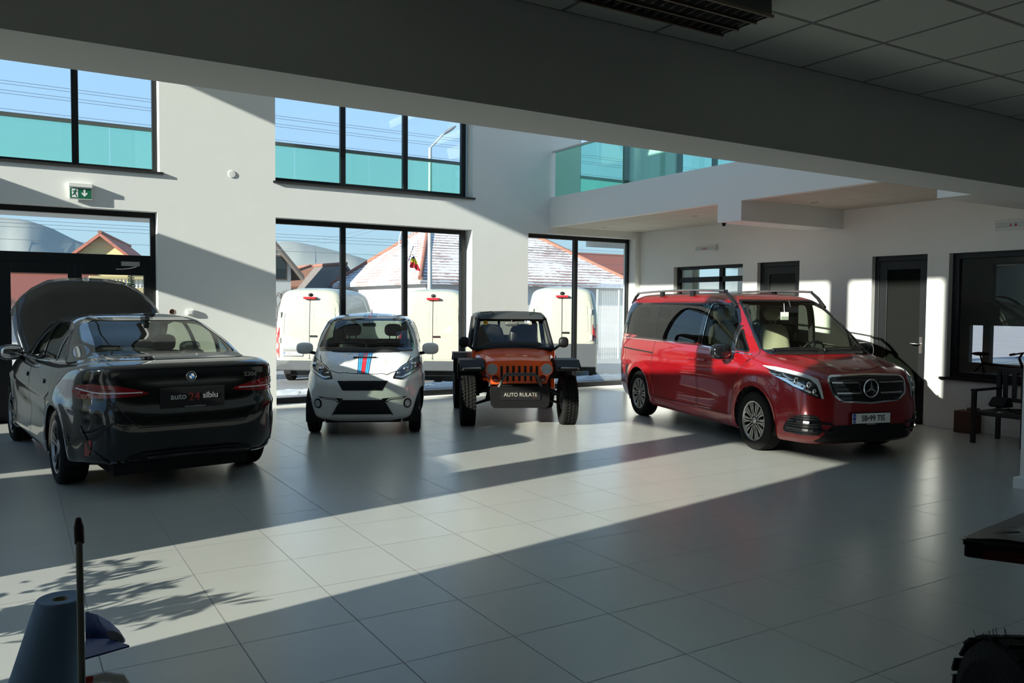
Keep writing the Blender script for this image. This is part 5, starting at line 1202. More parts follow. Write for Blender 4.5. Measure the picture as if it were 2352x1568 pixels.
w_ = (b_.x-a.x); house('grey rendered gable house with dark brown eaves, filling the window edge beside the wide pier', (a.x, Y0+5), 0, 2*w_-1.0, 8, b_.z+.6, a.z, GREYW, mat('dark_eaves', (.10, .085, .075), .85), over=.55, wins=((at(652, 640, Y0).x-a.x, at(652, 642, Y0).z, .9, 1.3),))
Y0 = 76; a = at(740, 607, Y0); house('low barn with brown snow-streaked hipped roof behind the grey gable house', (a.x, Y0+9), 0, 12, 18, at(740, 655, Y0).z, a.z, GREYW, R_BR, hip=4)
Y0 = 50; a = at(779, 606, Y0); house('narrow dark boarded gable behind the first window mullion', (a.x+.1, Y0+2), 8, 3.0, 4, at(779, 648, Y0).z-.6, a.z, WOODW, WOODW, over=.2)
Y0 = 90; a = at(868, 633, Y0); house('tiny cream gabled cottage with brown roof far behind the vans', (a.x, Y0+3), 0, 4.2, 6, at(868, 655, Y0).z, a.z, CREAMW, R_BR, over=.3)
Y0 = 58; a = at(1075, 566, Y0); b_ = at(885, 660, Y0); c_ = at(1010, 640, Y0)
house('cream house with snow-dusted red roof and brick chimney behind the lamp post', (a.x+5.0, Y0+6), 90, 11, 2*(a.x+5-b_.x), b_.z+.5, a.z, CREAMW, R_RED, hip=8.4, over=.4, chim=(-2.6, -(at(1005, 620, 60).x-a.x-5.0), at(1005, 640, 60).z-1.0, at(1005, 606, 60).z))
Y0 = 34; a = at(1205, 520, Y0+6); b_ = at(1447, 657, Y0)
house('large pale house under a snow-covered tiled hip roof beyond the two-pane window', (a.x-3.0, Y0+6), 90, 11, 2*(b_.x-a.x+3.0), b_.z+.35, at(1205, 533, Y0+6).z, PINKW, R_SN, hip=b_.x-a.x+.4)
Y0 = 82; a = at(1425, 577, Y0); house('distant house with plain red roof and two skylights', (a.x+1, Y0+7), 90, 14, 22, at(1400, 624, Y0).z, a.z, CREAMW, R_BARE, over=.5, skylights=((3.6, 3.6, 1.8), (6.9, 4.6, 1.2)))
Y0 = 58; a = at(287, 540, Y0); b_ = at(240, 590, Y0)
house('yellow gable house with snow-striped roof seen above the street door', (a.x, Y0+5), -14, 2*(a.x-b_.x)+.6, 12, b_.z+.2, a.z, CREAMW, R_RED, over=.5)
Y0 = 52; a = at(55, 585, Y0); house('low house with long snow-edged flat-pitched roof above the door header', (at(60, 600, Y0).x-3.4, Y0+5), 90, 7, 8.0, at(60, 610, Y0).z, at(60, 578, Y0).z, GREYW, R_SN)
Y0 = 33; house('house with bare red tiled roof behind the raised bonnet', (at(25, 640, Y0).x-1.5, Y0+4), 90, 7, 8, at(30, 700, Y0).z, at(30, 618, Y0).z, PINKW, R_BARE)
Y0 = 43; a = at(120, 622, Y0); house('small timber gable between snowy roofs behind the raised bonnet', (a.x, Y0+3), 0, 1.9, 6, at(120, 645, Y0).z, a.z+.1, mat('timber_orange', (.5, .25, .08), .8), R_SN, over=.2)
# balustrade of the yellow property, conifer
Y0 = 28; fn = empty('fence', (at(250, 650, Y0).x, Y0, -.5), 0, 'cream balustrade wall with turned posts across the street from the door', 'fence')
x0, x1 = at(205, 650, Y0).x-fn.location.x, at(335, 650, Y0).x-fn.location.x; zt, zb = at(250, 640, Y0).z+.5, at(250, 660, Y0).z+.5
q = MB(); q.b2((x0, -.12, 0), (x1, .12, zb)); q.b2((x0, -.13, zt), (x1, .13, zt+.08)); q.build('wall', CREAMW, fn)
for i in range(15):
    q = MB(); x = x0+(x1-x0)*(i+.5)/15; q.lathe([(.05, zb), (.035, zb+.05), (.055, zb+(zt-zb)*.35), (.03, zb+(zt-zb)*.8), (.05, zt)], 8, 0, Matrix.Translation((x, 0, 0)), axis='Z'); q.build('baluster', WHITE2, fn)
def conifer(px, py0, py1, Y0, label):
    p0 = at(px, py0, Y0); p1 = at(px, py1, Y0); h = p1.z+.5; o = empty('conifer', (p0.x, Y0, -.5), 0, label, 'tree'); r = random.Random(3)
    q = MB(); q.cyl((0, 0, 0), (0, 0, h), .09, .02, 8); q.build('trunk', mat('bark', (.09, .06, .04), .9), o)
    q = MB(); 
    for i in range(420):
        t = r.random(); z = h*(.15+.85*t); R = (1-t)*h*.26+.05; a = r.random()*2*PI; L_ = R*(.5+.5*r.random()); d = Vector((math.cos(a), math.sin(a), -.25)); s_ = Vector((-math.sin(a), math.cos(a), 0))*.10; b0 = Vector((0, 0, z))+d*L_*.3
        q.add([b0-s_, b0+s_, b0+d*L_], [(0, 1, 2)])
    q.build('needles', mat('conifer_green', (.03, .07, .035), .9), o)
conifer(301, 680, 622, 26.5, 'little dark conifer beside the yellow hatchback across the street')
# bare shrubs by the red roof
def bare_tree(p, h, label, seed, n=70):
    r = random.Random(seed); o = empty('bare_tree', p, 0, label, 'tree'); q = MB()
    def grow(a, d, L_, rad, k):
        b2_ = a+d*L_; q.tube([a, b2_], [rad, rad*.7], 4)
        if k == 0: return
        for _ in range(3): grow(b2_, (d+Vector((r.uniform(-.6, .6), r.uniform(-.6, .6), r.uniform(-.1, .4)))).normalized(), L_*.72, rad*.65, k-1)
    grow(Vector((0, 0, 0)), Vector((0, 0, 1)), h*.3, .05, 4); q.build('branches', mat('bare_bark', (.12, .09, .08), .9), o)
bare_tree((at(75, 700, 23).x, 23, -.5), 2.9, 'bare leafless shrub behind the raised bonnet', 5); bare_tree((at(655, 700, 30).x, 30, -.5), 3.2, 'bare leafless shrub before the grey gable house', 8)
# mesh fence at the right
Y0 = 27; fe = empty('mesh_fence', (at(1410, 700, Y0).x, Y0, -.5), 0, 'pale welded wire fence beside the van with tall red lights', 'fence'); x0, x1 = at(1372, 700, Y0).x-fe.location.x, at(1470, 700, Y0).x-fe.location.x; zt = at(1400, 668, Y0).z+.5
wm = mat('fence_wire', (.45, .5, .48), .5)
q = MB()
for i in range(int((x1-x0)/.09)): q.b2((x0+i*.09-.004, -.004, 0), (x0+i*.09+.004, .004, zt))
for i in range(12): q.b2((x0, -.005, zt*i/11-.004), (x1, .005, zt*i/11+.004))
q.build('wire_mesh', wm, fe)
for x in (x0, (x0+x1)/2, x1): q = MB(); q.b2((x-.03, -.03, 0), (x+.03, .03, zt+.05)); q.build('post', wm, fe)
# lamp post, flag, ornament, wires
Y0 = 28.6; a = at(988, 340, Y0); b_ = at(1018, 308, Y0); c_ = at(1046, 290, Y0)
lp = empty('street_lamp', (a.x, Y0, -.5), 0, 'grey street lamp post with one angled arm and oval head', 'street lamp'); GL = mat('galvanised_post', (.42, .45, .44), .5, metal=.3)
O = Vector((a.x, Y0, -.5)); q = MB(); q.tube([Vector((0, 0, 0)), Vector((0, 0, 3)), a-O], [.12, .09, .065], 12); q.build('pole', GL, lp); q = MB(); q.tube([a-O, b_-O], .035, 8); q.build('arm', GL, lp)
q = MB(); d = (c_-b_); Mx = Matrix.Translation(b_-O+d*.5) @ d.to_track_quat('X', 'Z').to_matrix().to_4x4(); q.blob((0, 0, 0), (d.length*.55, .13, .07), 0, 10, Mx); q.build('lamp_head', mat('lamp_head_grey', (.12, .13, .15), .4), lp)
Y0 = 27.5; a = at(929, 500, Y0); up_o = Vector((a.x, Y0, -.5)); ut = empty('utility_pole', up_o, 0, 'tall concrete utility pole carrying street wires and a flag', 'pole')
q = MB(); q.tube([(0, 0, 0), (0, 0, 9.3)], [.13, .09], 10); q.build('pole', mat('concrete_pole', (.30, .30, .29), .9), ut)
b_ = at(938, 600, Y0)-up_o; e_ = at(950, 570, Y0)-up_o
q = MB(); q.tube([b_, e_+Vector((0, 0, .1))], .018, 6); q.build('flag_staff', mat('staff_blue', (.05, .07, .2), .5), ut)
fg_ = empty('flag', up_o+Vector((0, -.05, 0)), 0, 'blue, yellow and red striped flag hanging from the utility pole', 'flag')
P0 = [at(947, 585, Y0)-up_o, at(938, 612, Y0)-up_o, at(966, 624, Y0)-up_o]; q = MB(); n = 12; v = []
for i in range(n+1):
    s_ = i/n; A = P0[0].lerp(P0[1], s_); B = P0[0].lerp(P0[2], s_); 
    for j in range(n+1): p = A.lerp(B, j/n); v.append(p+Vector((0, .04*math.sin(j*1.3+i*.4), -.02*math.sin(j*.9))))
f = [(i*(n+1)+j, (i+1)*(n+1)+j, (i+1)*(n+1)+j+1, i*(n+1)+j+1) for i in range(n) for j in range(n)]
for k, q_ in enumerate(f):
    i = k//n; q.f.append(list(q_)); q.m.append(0 if i < 3 else (1 if i < 7 else 2)); q.sm.append(True)
q.v = [p[:] for p in v]; q.build('cloth', [mat('flag_blue', (.02, .05, .3), .8), mat('flag_yellow', (.8, .6, .03), .8), mat('flag_red', (.7, .02, .03), .8)], fg_)
orn = empty('street_ornament', up_o, 0, 'white ring-shaped festive ornament with branching twigs on the utility pole', 'decoration')
c_ = at(934, 558, Y0)-up_o; q = MB(); WO = mat('ornament_white', (.75, .8, .8), .5)
q.tube([c_+Vector((math.cos(t)*.36, -.15, math.sin(t)*.56)) for t in np.linspace(0, 2*PI, 33)[:-1]], .022, 6, closed=True); q.build('ring', WO, orn); q = MB()
for k in range(14):
    t = 2*PI*k/14; q.tube([c_+Vector((0, -.15, 0)), c_+Vector((math.cos(t)*.30, -.15, math.sin(t)*.47))], .008, 4)
    for u in (.5, .75):
        for s_ in (-.35, .35): q.tube([c_+Vector((math.cos(t)*.32*u, -.15, math.sin(t)*.5*u)), c_+Vector((math.cos(t+s_)*.32*(u+.18), -.15, math.sin(t+s_)*.5*(u+.18)))], .006, 4)
q.build('twigs', WO, orn)
WIREM = mat('cable_grey', (.12, .14, .17), .6)
def wire(p, q_, label, group, r=.008, sag=.0):
    o = MB(); o.tube([p.lerp(q_, i/16)-Vector((0, 0, sag*4*(i/16)*(1-i/16))) for i in range(17)], r, 4); return tag(o.build('cable', WIREM), label, 'cable', group)
for k, (py, lab) in enumerate(((181, 'topmost of the six overhead cables crossing the upper windows'), (188, 'overhead cable just under the topmost one across the upper windows'), (203, 'upper cable of the middle pair crossing the upper windows'), (210, 'lower cable of the middle pair crossing the upper windows'),
        (246, 'upper cable of the lowest pair, close above the balcony rail'), (253, 'lowest overhead cable, closest above the balcony railing'))):
    p = at(0, py, 30); wire(Vector((-9, 30, p.z)), Vector((38, 30, p.z)), lab, 'overhead cables across the upper windows', sag=.05)
for py, lab in ((500, 'uppermost thin cable seen in the glass over the street door'), (508, 'second thin cable in the glass over the street door'), (517, 'third thin cable in the glass over the street door'), (546, 'lowest level cable in the glass over the street door')):
    p = at(0, py, 30); wire(Vector((-9, 30, p.z)), Vector((38, 30, p.z)), lab, 'overhead cables over the street door', sag=.05)
pt = at(929, 515, 27.5)+Vector((-.35, .15, 0))
for (u, v, lab) in ((590, 575, 'lower slanting cable from the grey gable house up to the utility pole'), (585, 560, 'upper slanting cable from the grey gable house up to the utility pole')):
    wire(at(u, v, 42), pt+Vector((0, 0, .1*(v == 560))), lab, 'slanting service cables', sag=.25)
# hills
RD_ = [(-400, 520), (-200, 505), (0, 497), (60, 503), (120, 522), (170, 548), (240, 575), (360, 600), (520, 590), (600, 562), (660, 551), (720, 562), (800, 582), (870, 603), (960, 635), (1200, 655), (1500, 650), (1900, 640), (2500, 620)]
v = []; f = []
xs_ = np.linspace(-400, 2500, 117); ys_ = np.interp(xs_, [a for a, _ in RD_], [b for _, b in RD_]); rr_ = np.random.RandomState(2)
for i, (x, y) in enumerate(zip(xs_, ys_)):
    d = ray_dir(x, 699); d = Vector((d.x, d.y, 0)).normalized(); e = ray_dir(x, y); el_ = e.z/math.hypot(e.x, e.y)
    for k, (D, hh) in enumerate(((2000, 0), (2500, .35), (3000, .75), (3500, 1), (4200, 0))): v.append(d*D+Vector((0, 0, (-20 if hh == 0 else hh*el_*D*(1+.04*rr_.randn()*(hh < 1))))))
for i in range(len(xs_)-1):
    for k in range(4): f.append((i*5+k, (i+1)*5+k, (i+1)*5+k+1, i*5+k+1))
q = MB(); q.add(v, f, 0, True); struct(q.build('hills', mat('hazy_blue_hill', (.36, .37, .34), 1, noise=.10, nscale=.002, spec=0)))  # distance haze is put into the pale base colour
# ------------------------------------------------------------------ fittings on the walls
o = empty('exit_sign', (.875, YW, 3.27), 0, 'green emergency exit sign with running figure and down arrow over the street door', 'exit sign')
q = MB(); q.b2((-.155, -.075, .055), (.15, 0, .115)); q.build('lamp_housing', PLAST, o, bevel=.006)
q = MB(); q.b2((-.15, -.05, -.115), (.145, -.02, .055)); q.build('sign_frame', PLAST, o, bevel=.004)
q = MB(); q.b2((-.137, -.053, -.10), (.132, -.05, .042), 0); FW = Matrix(((1, 0, 0, 0), (0, 0, 1, 0), (0, 1, 0, 0), (0, 0, 0, 1)))
def f2(P, m, z=-.0545): q.add([(x, z, y) for x, y in P], [tuple(range(len(P)))], m)
f2([(-.115, -.088), (-.035, -.088), (-.035, .032), (-.115, .032)], 1)
f2([(.035, .03), (.058, .03), (.058, -.03), (.08, -.01), (.085, -.032), (.047, -.075), (.008, -.032), (.013, -.01), (.035, -.03)], 1)
q.cyl((-.064, -.056, .016), (-.064, -.0545, .016), .010, n=14, m=2)
for a, b_, r in (((-.068, .004), (-.082, -.034), .011), ((-.070, .002), (-.052, -.012), .005), ((-.052, -.012), (-.040, -.006), .005), ((-.072, .002), (-.092, .006), .005), ((-.092, .006), (-.102, -.012), .005), ((-.080, -.034), (-.062, -.052), .007), ((-.062, -.052), (-.052, -.080), .006), ((-.084, -.034), (-.096, -.052), .007), ((-.096, -.052), (-.122, -.056), .006)):
    d = (Vector(b_)-Vector(a)).normalized(); n = Vector((-d.y, d.x))*r; f2([(a[0]+n.x, a[1]+n.y), (b_[0]+n.x, b_[1]+n.y), (b_[0]-n.x, b_[1]-n.y), (a[0]-n.x, a[1]-n.y)], 2, -.0555)
q.build('pictogram_panel', [mat('exit_green', (.01, .14, .07), .4), WHT, mat('exit_green_dark', (.01, .12, .06), .4)], o)
q = MB(); q.lathe([(.001, -.012), (.05, -.011), (.057, -.007), (.057, 0)], 28, 0, Matrix.Translation((2.98, YW, 3.71))); tag(q.build('fire_alarm_disc', PLAST), 'small round white disc on the wide pier under the beam', 'wall fitting')
q = MB(); q.b2((2.29, YW-.035, 1.50), (2.40, YW, 1.59)); o = q.build('wall_switch', PLAST, bevel=.012); tag(o, 'white square wall switch on the pier behind the black saloon', 'switch')
q = MB(); q.b2((2.315, YW-.041, 1.52), (2.375, YW-.033, 1.57)); q.build('rocker', PLAST, o, bevel=.004)
q = MB(); q.lathe([(.001, -.002), (.034, -.002), (.040, -.004), (.044, 0)], 24, 0, Matrix.Translation((2.085, YW, 1.555)), ms=[1, 0, 0]); tag(q.build('junction_box', [mat('copper_ring', (.3, .14, .08), .5), GAP]), 'small round open wire box left of the wall switch', 'wall fitting')
for (y, z, lab) in ((11.37, 2.80, 'white emergency luminaire high above the black-framed window'), (5.75, 2.80, 'white emergency luminaire above the dark window with bicycle')):
    o = empty('emergency_light', (XR, y, z), 0, lab, 'lamp', 'emergency lights on the right wall')
    q = MB(); q.b2((-.05, -.27, -.06), (0, .27, .06)); q.build('housing', PLAST, o, bevel=.012)
    q = MB(); q.b2((-.062, -.25, -.035), (-.048, .25, .035)); q.build('diffuser', mat('clear_diffuser', (.5, .52, .5), .2), o, bevel=.006)
    q = MB(); q.b2((-.065, -.03, -.02), (-.06, .0, .01)); q.b2((-.065, .04, -.02), (-.06, .06, .01)); q.build('mark', mat('red_mark', (.4, .03, .02), .5), o)
for k, (x, y, lab) in enumerate(((9.97, 12.83, 'dark recessed spotlight nearest the glazing in the mezzanine soffit'), (9.97, 10.34, 'dark recessed spotlight nearer the downstand beam in the mezzanine soffit'), (10.1, 8.0, 'dark recessed spotlight beyond the downstand beam, over the red people carrier'))):
    q = MB(); q.lathe([(.001, .012), (.045, .010), (.055, -.004), (.065, -.004), (.066, .0)], 24, 0, Matrix.Translation((x, y, 3.24)), axis='Z', ms=[1, 1, 0, 0]); tag(q.build('spotlight', [SILVER, GAP]), lab, 'spotlight', 'spotlights in the soffit')
q = MB(); q.lathe([(.001, -.05), (.02, -.045), (.03, -.01), (.04, 0)], 20, 0, Matrix.Translation((9.02+.06, 8.8, 2.94)), axis='Z'); tag(q.build('motion_sensor', DARKPL), 'small black sensor under the mezzanine downstand block', 'sensor')
# louvred ceiling lamp
o = empty('ceiling_lamp', (2.45, 3.05, 3.22), 0, 'unlit louvred fluorescent ceiling lamp above the dark beam', 'ceiling lamp')
q = MB(); q.b2((-1.0, -.17, -.02), (.82, .17, 0)); q.b2((-1.0, .165, -.075), (.82, .175, 0)); q.b2((-1.0, -.175, -.075), (.82, -.165, 0)); q.b2((.81, -.17, -.07), (.82, .17, 0)); q.build('housing', mat('lamp_housing_dark', (.12, .12, .12), .5), o)
q = MB()
for y in (-.17, -.06, .06, .17): q.b2((-1.0, y-.006, -.085), (.84, y+.006, -.07))
q.build('rail', mat('bronze_rail', (.22, .17, .13), .35, metal=.6), o)
for k in range(30):
    q = MB(); x = -.98+k*.0625; q.b2((x-.002, -.165, -.075), (x+.002, .165, -.02)); q.build('louvre', mat('louvre_alu', (.14, .14, .14), .3, metal=.5) if k == 0 else LOU, o)
    if k == 0: LOU = bpy.data.materials['louvre_alu']
for y in (-.08, .08): q = MB(); q.cyl((-.95, y, -.035), (.78, y, -.035), .013, n=10); q.build('tube', mat('tube_off_white', (.4, .4, .38), .4), o)
# ------------------------------------------------------------------ chair, box, bicycle at the right
o = empty('armchair', (10.72, 5.42, 0), 0, 'dark slatted wooden armchair with plastic sheet on its seat', 'chair'); DW = mat('dark_brown_wood', (.022, .016, .013), .5, noise=.3, nscale=15)
H = {}
for nm_, x, y, z1 in (('a', -.36, .30, .66), ('b', -.36, -.30, .66), ('c', .22, .30, .92), ('d', .22, -.30, .92)):
    q = MB(); q.box((x, y, z1/2), (.05, .05, z1)); q.build('leg', DW, o, bevel=.004)
for y in (.30, -.30): q = MB(); q.box((-.07, y, .665), (.64, .06, .03)); q.build('armrest', DW, o, bevel=.004)
q = MB(); q.box((-.07, 0, .38), (.60, .60, .05)); q.build('seat', DW, o, bevel=.006)
q = MB(); q.box((.22, 0, .90), (.035, .62, .06)); q.box((.22, 0, .52), (.03, .58, .05)); q.build('backrest_frame', DW, o, bevel=.004)
for k in range(5): q = MB(); q.box((.22, -.22+.11*k, .71), (.018, .055, .34)); q.build('back_slat', DW, o)
q = bumpy('plastic_sheet', -.30, .12, -.24, .05, .05, mat('black_film', (.02, .02, .022), .12), 8, 9, .418, 9); q.location = (10.72, 5.42, 0)
tag(q, 'crumpled glossy black plastic sheet lying on the slatted armchair', 'plastic sheet')
o = empty('jacket', (10.74, 5.60, .435), 0, 'dark folded cloth heaped at the back of the slatted armchair', 'cloth'); q = MB(); q.box((.03, .0, .02), (.18, .20, .03)); q.prism([(-.12, .03), (-.02, .12), (.05, .13), (.12, .04), (.10, .03)], -.10, .09, 0); q.build('folded_cloth', mat('black_cloth', (.012, .012, .013), .9, bump=.5, bscale=20), o)
q = MB(); q.box((0, 0, .15), (.22, .26, .30)); o = q.build('cardboard_box', mat('brown_card', (.075, .032, .022), .8, noise=.15), bevel=.008); o.location = (11.12, 6.22, 0); tag(o, 'small brown cardboard box on the floor against the right wall', 'box')
q = MB(); q.box((0, 0, .32), (.10, .14, .045)); o2 = q.build('paper_wad', mat('grey_cloth', (.10, .10, .09), .9), bevel=.01); o2.location = (11.15, 6.16, 0); tag(o2, 'small grey folded rag on top of the brown cardboard box', 'rag')
def bicycle(loc, rz, label, s=1.0):
    o = empty('bicycle', loc, rz, label, 'bicycle'); FRM = mat('bike_black', (.012, .012, .012), .25, coat=.5)
    for x in (.55, -.52):
        q = MB(); Mx = Matrix.Translation((x, 0, .34)); q.tube([(math.cos(t)*.32, 0, math.sin(t)*.32) for t in np.linspace(0, 2*PI, 41)[:-1]], .024, 8, 0, True, Mx); w_ = q.build('wheel', RUBBER, o)
        q = MB()
        for k in range(24): t = 2*PI*k/24; q.tube([(0, .02*(-1)**k, 0), (math.cos(t)*.31, 0, math.sin(t)*.31)], .0012, 3, M=Mx)
        q.cyl((0, -.05, 0), (0, .05, 0), .02, n=8, M=Mx); q.build('spokes', SILVER, w_)
    q = MB(); A, B, C_, D_ = (-.14, 0, .86), (.42, 0, .80), (-.02, 0, .30), (-.52, 0, .34)
    for a, b_, r in ((A, B, .02), (A, C_, .018), (C_, B, .024), (C_, D_, .012), (A, D_, .010), (B, (.36, 0, .96), .02)): q.tube([a, b_], r, 8)
    for sg in (-.05, .05): q.tube([(.43, sg, .74), (.55, sg, .34)], .012, 6)
    q.build('frame', FRM, o); q = MB(); q.tube([(.36, 0, .96), (.40, 0, 1.03)], .016, 8); q.tube([(.36, -.34, 1.02), (.42, -.12, 1.04), (.42, .12, 1.04), (.36, .34, 1.02)], .012, 8)
    for sg in (-1, 1): q.tube([(.38, sg*.27, 1.03), (.35, sg*.36, 1.02)], .018, 8); q.tube([(.46, sg*.24, 1.0), (.42, sg*.34, .98)], .005, 5)
    q.build('handlebar', DARKPL, o); q = MB(); q.tube([A, (-.17, 0, .98)], .013, 8); q.blob((-.17, 0, 1.0), (.13, .065, .03), 0, 8); q.build('saddle', DARKPL, o)
    q = MB(); q.cyl((-.02, -.06, .30), (-.02, -.05, .30), .10, n=24); q.tube([(-.02, -.07, .30), (.10, -.08, .18)], .010, 6); q.tube([(-.02, .07, .30), (-.14, .08, .42)], .010, 6); q.build('crankset', SILVER, o)
    q = MB(); q.tube([(.40, .1, 1.04), (.50, .05, 1.12), (.52, -.05, 1.0), (.46, 0, .85)], .003, 4); q.build('brake_cable', DARKPL, o)
    return o
bicycle((12.75, 6.78, 0), math.radians(-80), 'black bicycle behind the dark inner window, its handlebar clear of the sill')
bicycle((12.95, 8.05, 0), math.radians(-97), 'black bicycle with red tail light, farther along behind the inner window')
q = MB(); q.cyl((0, -.01, 0), (0, .012, 0), .028, n=14); o = q.build('bicycle_light', mat('red_plastic', (.7, .02, .02), .3)); o.parent = bpy.data.objects['bicycle.001']; o.location = (-.27, 0, .80); o.name = 'tail_light'
# ------------------------------------------------------------------ foreground left: roll, broom handle, dustpan, spray
BLUEP = mat('blue_paper', (.12, .20, .31), .85, noise=.06, nscale=20, bump=.4, bscale=200)
RC = (.165, 3.60)
q = MB(); M_ = Matrix.Translation((RC[0]-.018-.20*.53, RC[1], 0)) @ Matrix(((1, 0, .20, 0), (0, 1, 0, 0), (0, 0, 1, 0), (0, 0, 0, 1))); q.lathe([(.028, .34), (.028, .525), (.082, .53), (.086, .525), (.115, .28), (.15, .0)], 48, 0, M_, axis='Z', ms=[1, 0, 0, 0, 0]); o = q.build('paper_towel_roll', [BLUEP, mat('card_core', (.35, .30, .20), .8)])
tag(o, 'large blue paper roll pulled into a cone, standing on the floor', 'paper roll')
o = empty('broom', (.20, 2.60, 0), 0, 'grey metal broom handle with dark red tip standing before the blue paper roll', 'broom')
T0 = at(180, 1188, 2.72); T1 = at(182, 1232, 2.72); B0 = at(190, 1700, 2.56); oo = Vector((.20, 2.60, 0)); dv_ = (B0-T0).normalized(); FT = T0+dv_*((T0.z-.06)/-dv_.z)
q = MB(); q.cyl(FT-oo, T1-oo, .0098, n=16); q.build('handle', mat('grey_tube', (.16, .17, .16), .35, metal=.4), o)
q = MB(); ax_ = (T0-T1); q.tube([T1-oo-ax_*.35, T1-oo+ax_*.05, T1-oo+ax_*.55, T1-oo+ax_*.60, T1-oo+ax_*.85, T0-oo], [.0135, .0135, .0135, .012, .009, .006], 14); q.build('grip', mat('dark_red_rubber', (.035, .008, .008), .6), o)
q = MB(); c = FT-oo; q.box((c.x, c.y, .045), (.30, .06, .05)); q.build('broom_head', mat('broom_red', (.3, .03, .03), .5), o, bevel=.01)
q = MB(); r = random.Random(1)
for k in range(160): x = c.x-.14+.28*r.random(); y = c.y-.025+.05*r.random(); q.tube([(x, y, .03), (x+r.uniform(-.01, .01), y+r.uniform(-.01, .01), .001)], .0016, 3)
q.build('bristles', mat('bristle_blue', (.05, .1, .3), .7), o)
# blue dustpan, tipped on its side
o = empty('dustpan', (.36, 3.24, 0), 0, 'blue plastic dustpan with an oval hanging hole, leaning beside the paper roll', 'dustpan'); BP = mat('blue_plastic', (.015, .04, .17), .5, spec=.3)
D0 = Vector((.36, 3.24, 0)); Yd = 3.24
def dp(px, py, Y=Yd): return at(px, py, Y)-D0
q = MB(); up_ = [dp(196, 1407), dp(222, 1414), dp(250, 1430), dp(271, 1450), dp(284, 1470)]; lo_ = [dp(196, 1470, 3.14), dp(222, 1470, 3.14), dp(246, 1470, 3.12), dp(266, 1475, 3.10), dp(284, 1476, 3.2)]
n = len(up_)
hole = None
V_ = up_+lo_; q.add(V_, [(i, i+1, n+i+1, n+i) for i in range(n-1)], 0, True)
q.add([dp(196, 1470, 3.14), dp(246, 1470, 3.12), dp(288, 1482, 3.10), dp(297, 1486, 3.02), dp(205, 1512, 2.90), dp(190, 1516, 2.90)], [(0, 1, 2, 3, 4, 5)], 0)
o1 = q.build('pan', BP, o); md = o1.modifiers.new('s', 'SOLIDIFY'); md.thickness = .006
q = MB(); c0 = (dp(264, 1458, 3.12)); e1 = (dp(281, 1470, 3.12)-dp(245, 1450, 3.12)); e1n = e1.normalized(); e2 = Vector((0, 0, 1))-e1n*e1n.z; e2.normalize()
q.add([c0+e1n*math.cos(t)*e1.length*.5+e2*math.sin(t)*.014+Vector((0, -.012, 0)) for t in np.linspace(0, 2*PI, 25)[:-1]], [tuple(range(24))], 0); q.build('hanging_hole', mat('pale_hole', (.42, .43, .42), .6), o)
# spray bottle tip
o = empty('spray_bottle', (.36, 2.98, 0), 0, 'white spray bottle head with red nozzle at the bottom edge', 'spray bottle')
sb = at(240, 1556, 3.0)-Vector((.36, 2.98, 0)); q = MB(); q.tube([sb+Vector((-.035, 0, .004)), sb+Vector((.0, 0, .002)), sb+Vector((.05, 0, -.012)), sb+Vector((.07, 0, -.045))], [.013, .017, .018, .012], 12); q.tube([sb+Vector((.03, 0, -.01)), sb+Vector((.03, 0, -.07))], .014, 12); q.build('trigger_head', PLAST, o)
q = MB(); q.tube([sb+Vector((-.062, 0, .005)), sb+Vector((-.035, 0, .004))], .012, 12); q.build('nozzle', mat('nozzle_red', (.5, .03, .02), .4), o)
q = MB(); zz = sb.z-.07; q.lathe([(.001, 0), (.045, 0), (.048, .01), (.048, zz*.75), (.016, zz*.93), (.016, zz)], 24, 0, Matrix.Translation((sb.x+.03, sb.y, 0)), axis='Z'); q.build('bottle', PLAST, o)
# ------------------------------------------------------------------ foreground right: quad bike under plastic
o = empty('quad_bike', (3.75, 1.55, 0), 0, 'black and dark red quad bike corner with film-wrapped rack and knobbly tyre', 'quad bike'); Q0 = Vector((3.75, 1.55, 0))
c1, c2, c3, c4 = at(2210, 1237, 1.84), at(2352, 1203, 1.93), at(2352, 1256, 1.70), None
zt = c1.z; c2 = at(2420, 1186, 1.98); c2.z = zt; c3 = Vector((c1.x+.34, c1.y-.42, zt)); c4 = Vector((c2.x+.3, c3.y, zt))
q = MB(); P = [c1, c3, c4, c2]; lo = [at(2201, 1284, 1.83), None, None, None]; th = c1.z-lo[0].z
q.add([p-Q0 for p in P]+[p-Q0-Vector((0, 0, .022)) for p in P], [(0, 1, 2, 3)[::-1], (0, 4, 5, 1), (1, 5, 6, 2), (2, 6, 7, 3), (3, 7, 4, 0)], 0)
q.build('rack', mat('rack_black', (.008, .008, .009), .15, coat=.5), o, bevel=.008)
q = MB(); inn = [c1+Vector((.002, -.004, 0)), c3+Vector((-.01, .0, 0)), c4, c2]
q.add([p-Q0-Vector((0, 0, .02)) for p in inn]+[p-Q0-Vector((.0, 0, th+.02*(i in (1, 2)))) for i, p in enumerate(inn)], [(0, 4, 5, 1), (1, 5, 6, 2), (2, 6, 7, 3), (3, 7, 4, 0), (4, 7, 6, 5)], 0); q.build('rear_fairing', DARKPL, o, bevel=.012)
q = MB(); A = inn[0]-Q0; B = inn[1]-Q0; d = (B-A); nn = Vector((d.y, -d.x, 0)).normalized()*-.004
nn = Vector((-1, -.8, 0)).normalized()*.004
q.add([A+d*.13+nn-Vector((0, 0, .035)), A+d*.60+nn-Vector((0, 0, .035)), A+d*.60+nn-Vector((0, 0, th*1.05)), A+d*.13+nn-Vector((0, 0, th*.98))], [(0, 1, 2, 3)], 0); q.build('red_panel', mat('dark_red_plastic', (.06, .006, .006), .3), o)
fm_ = bumpy('plastic_film', 0, 1, 0, 1, .0, mat('clear_film_dark', (.01, .01, .011), .22, spec=.35), 12, 10)
me = fm_.data
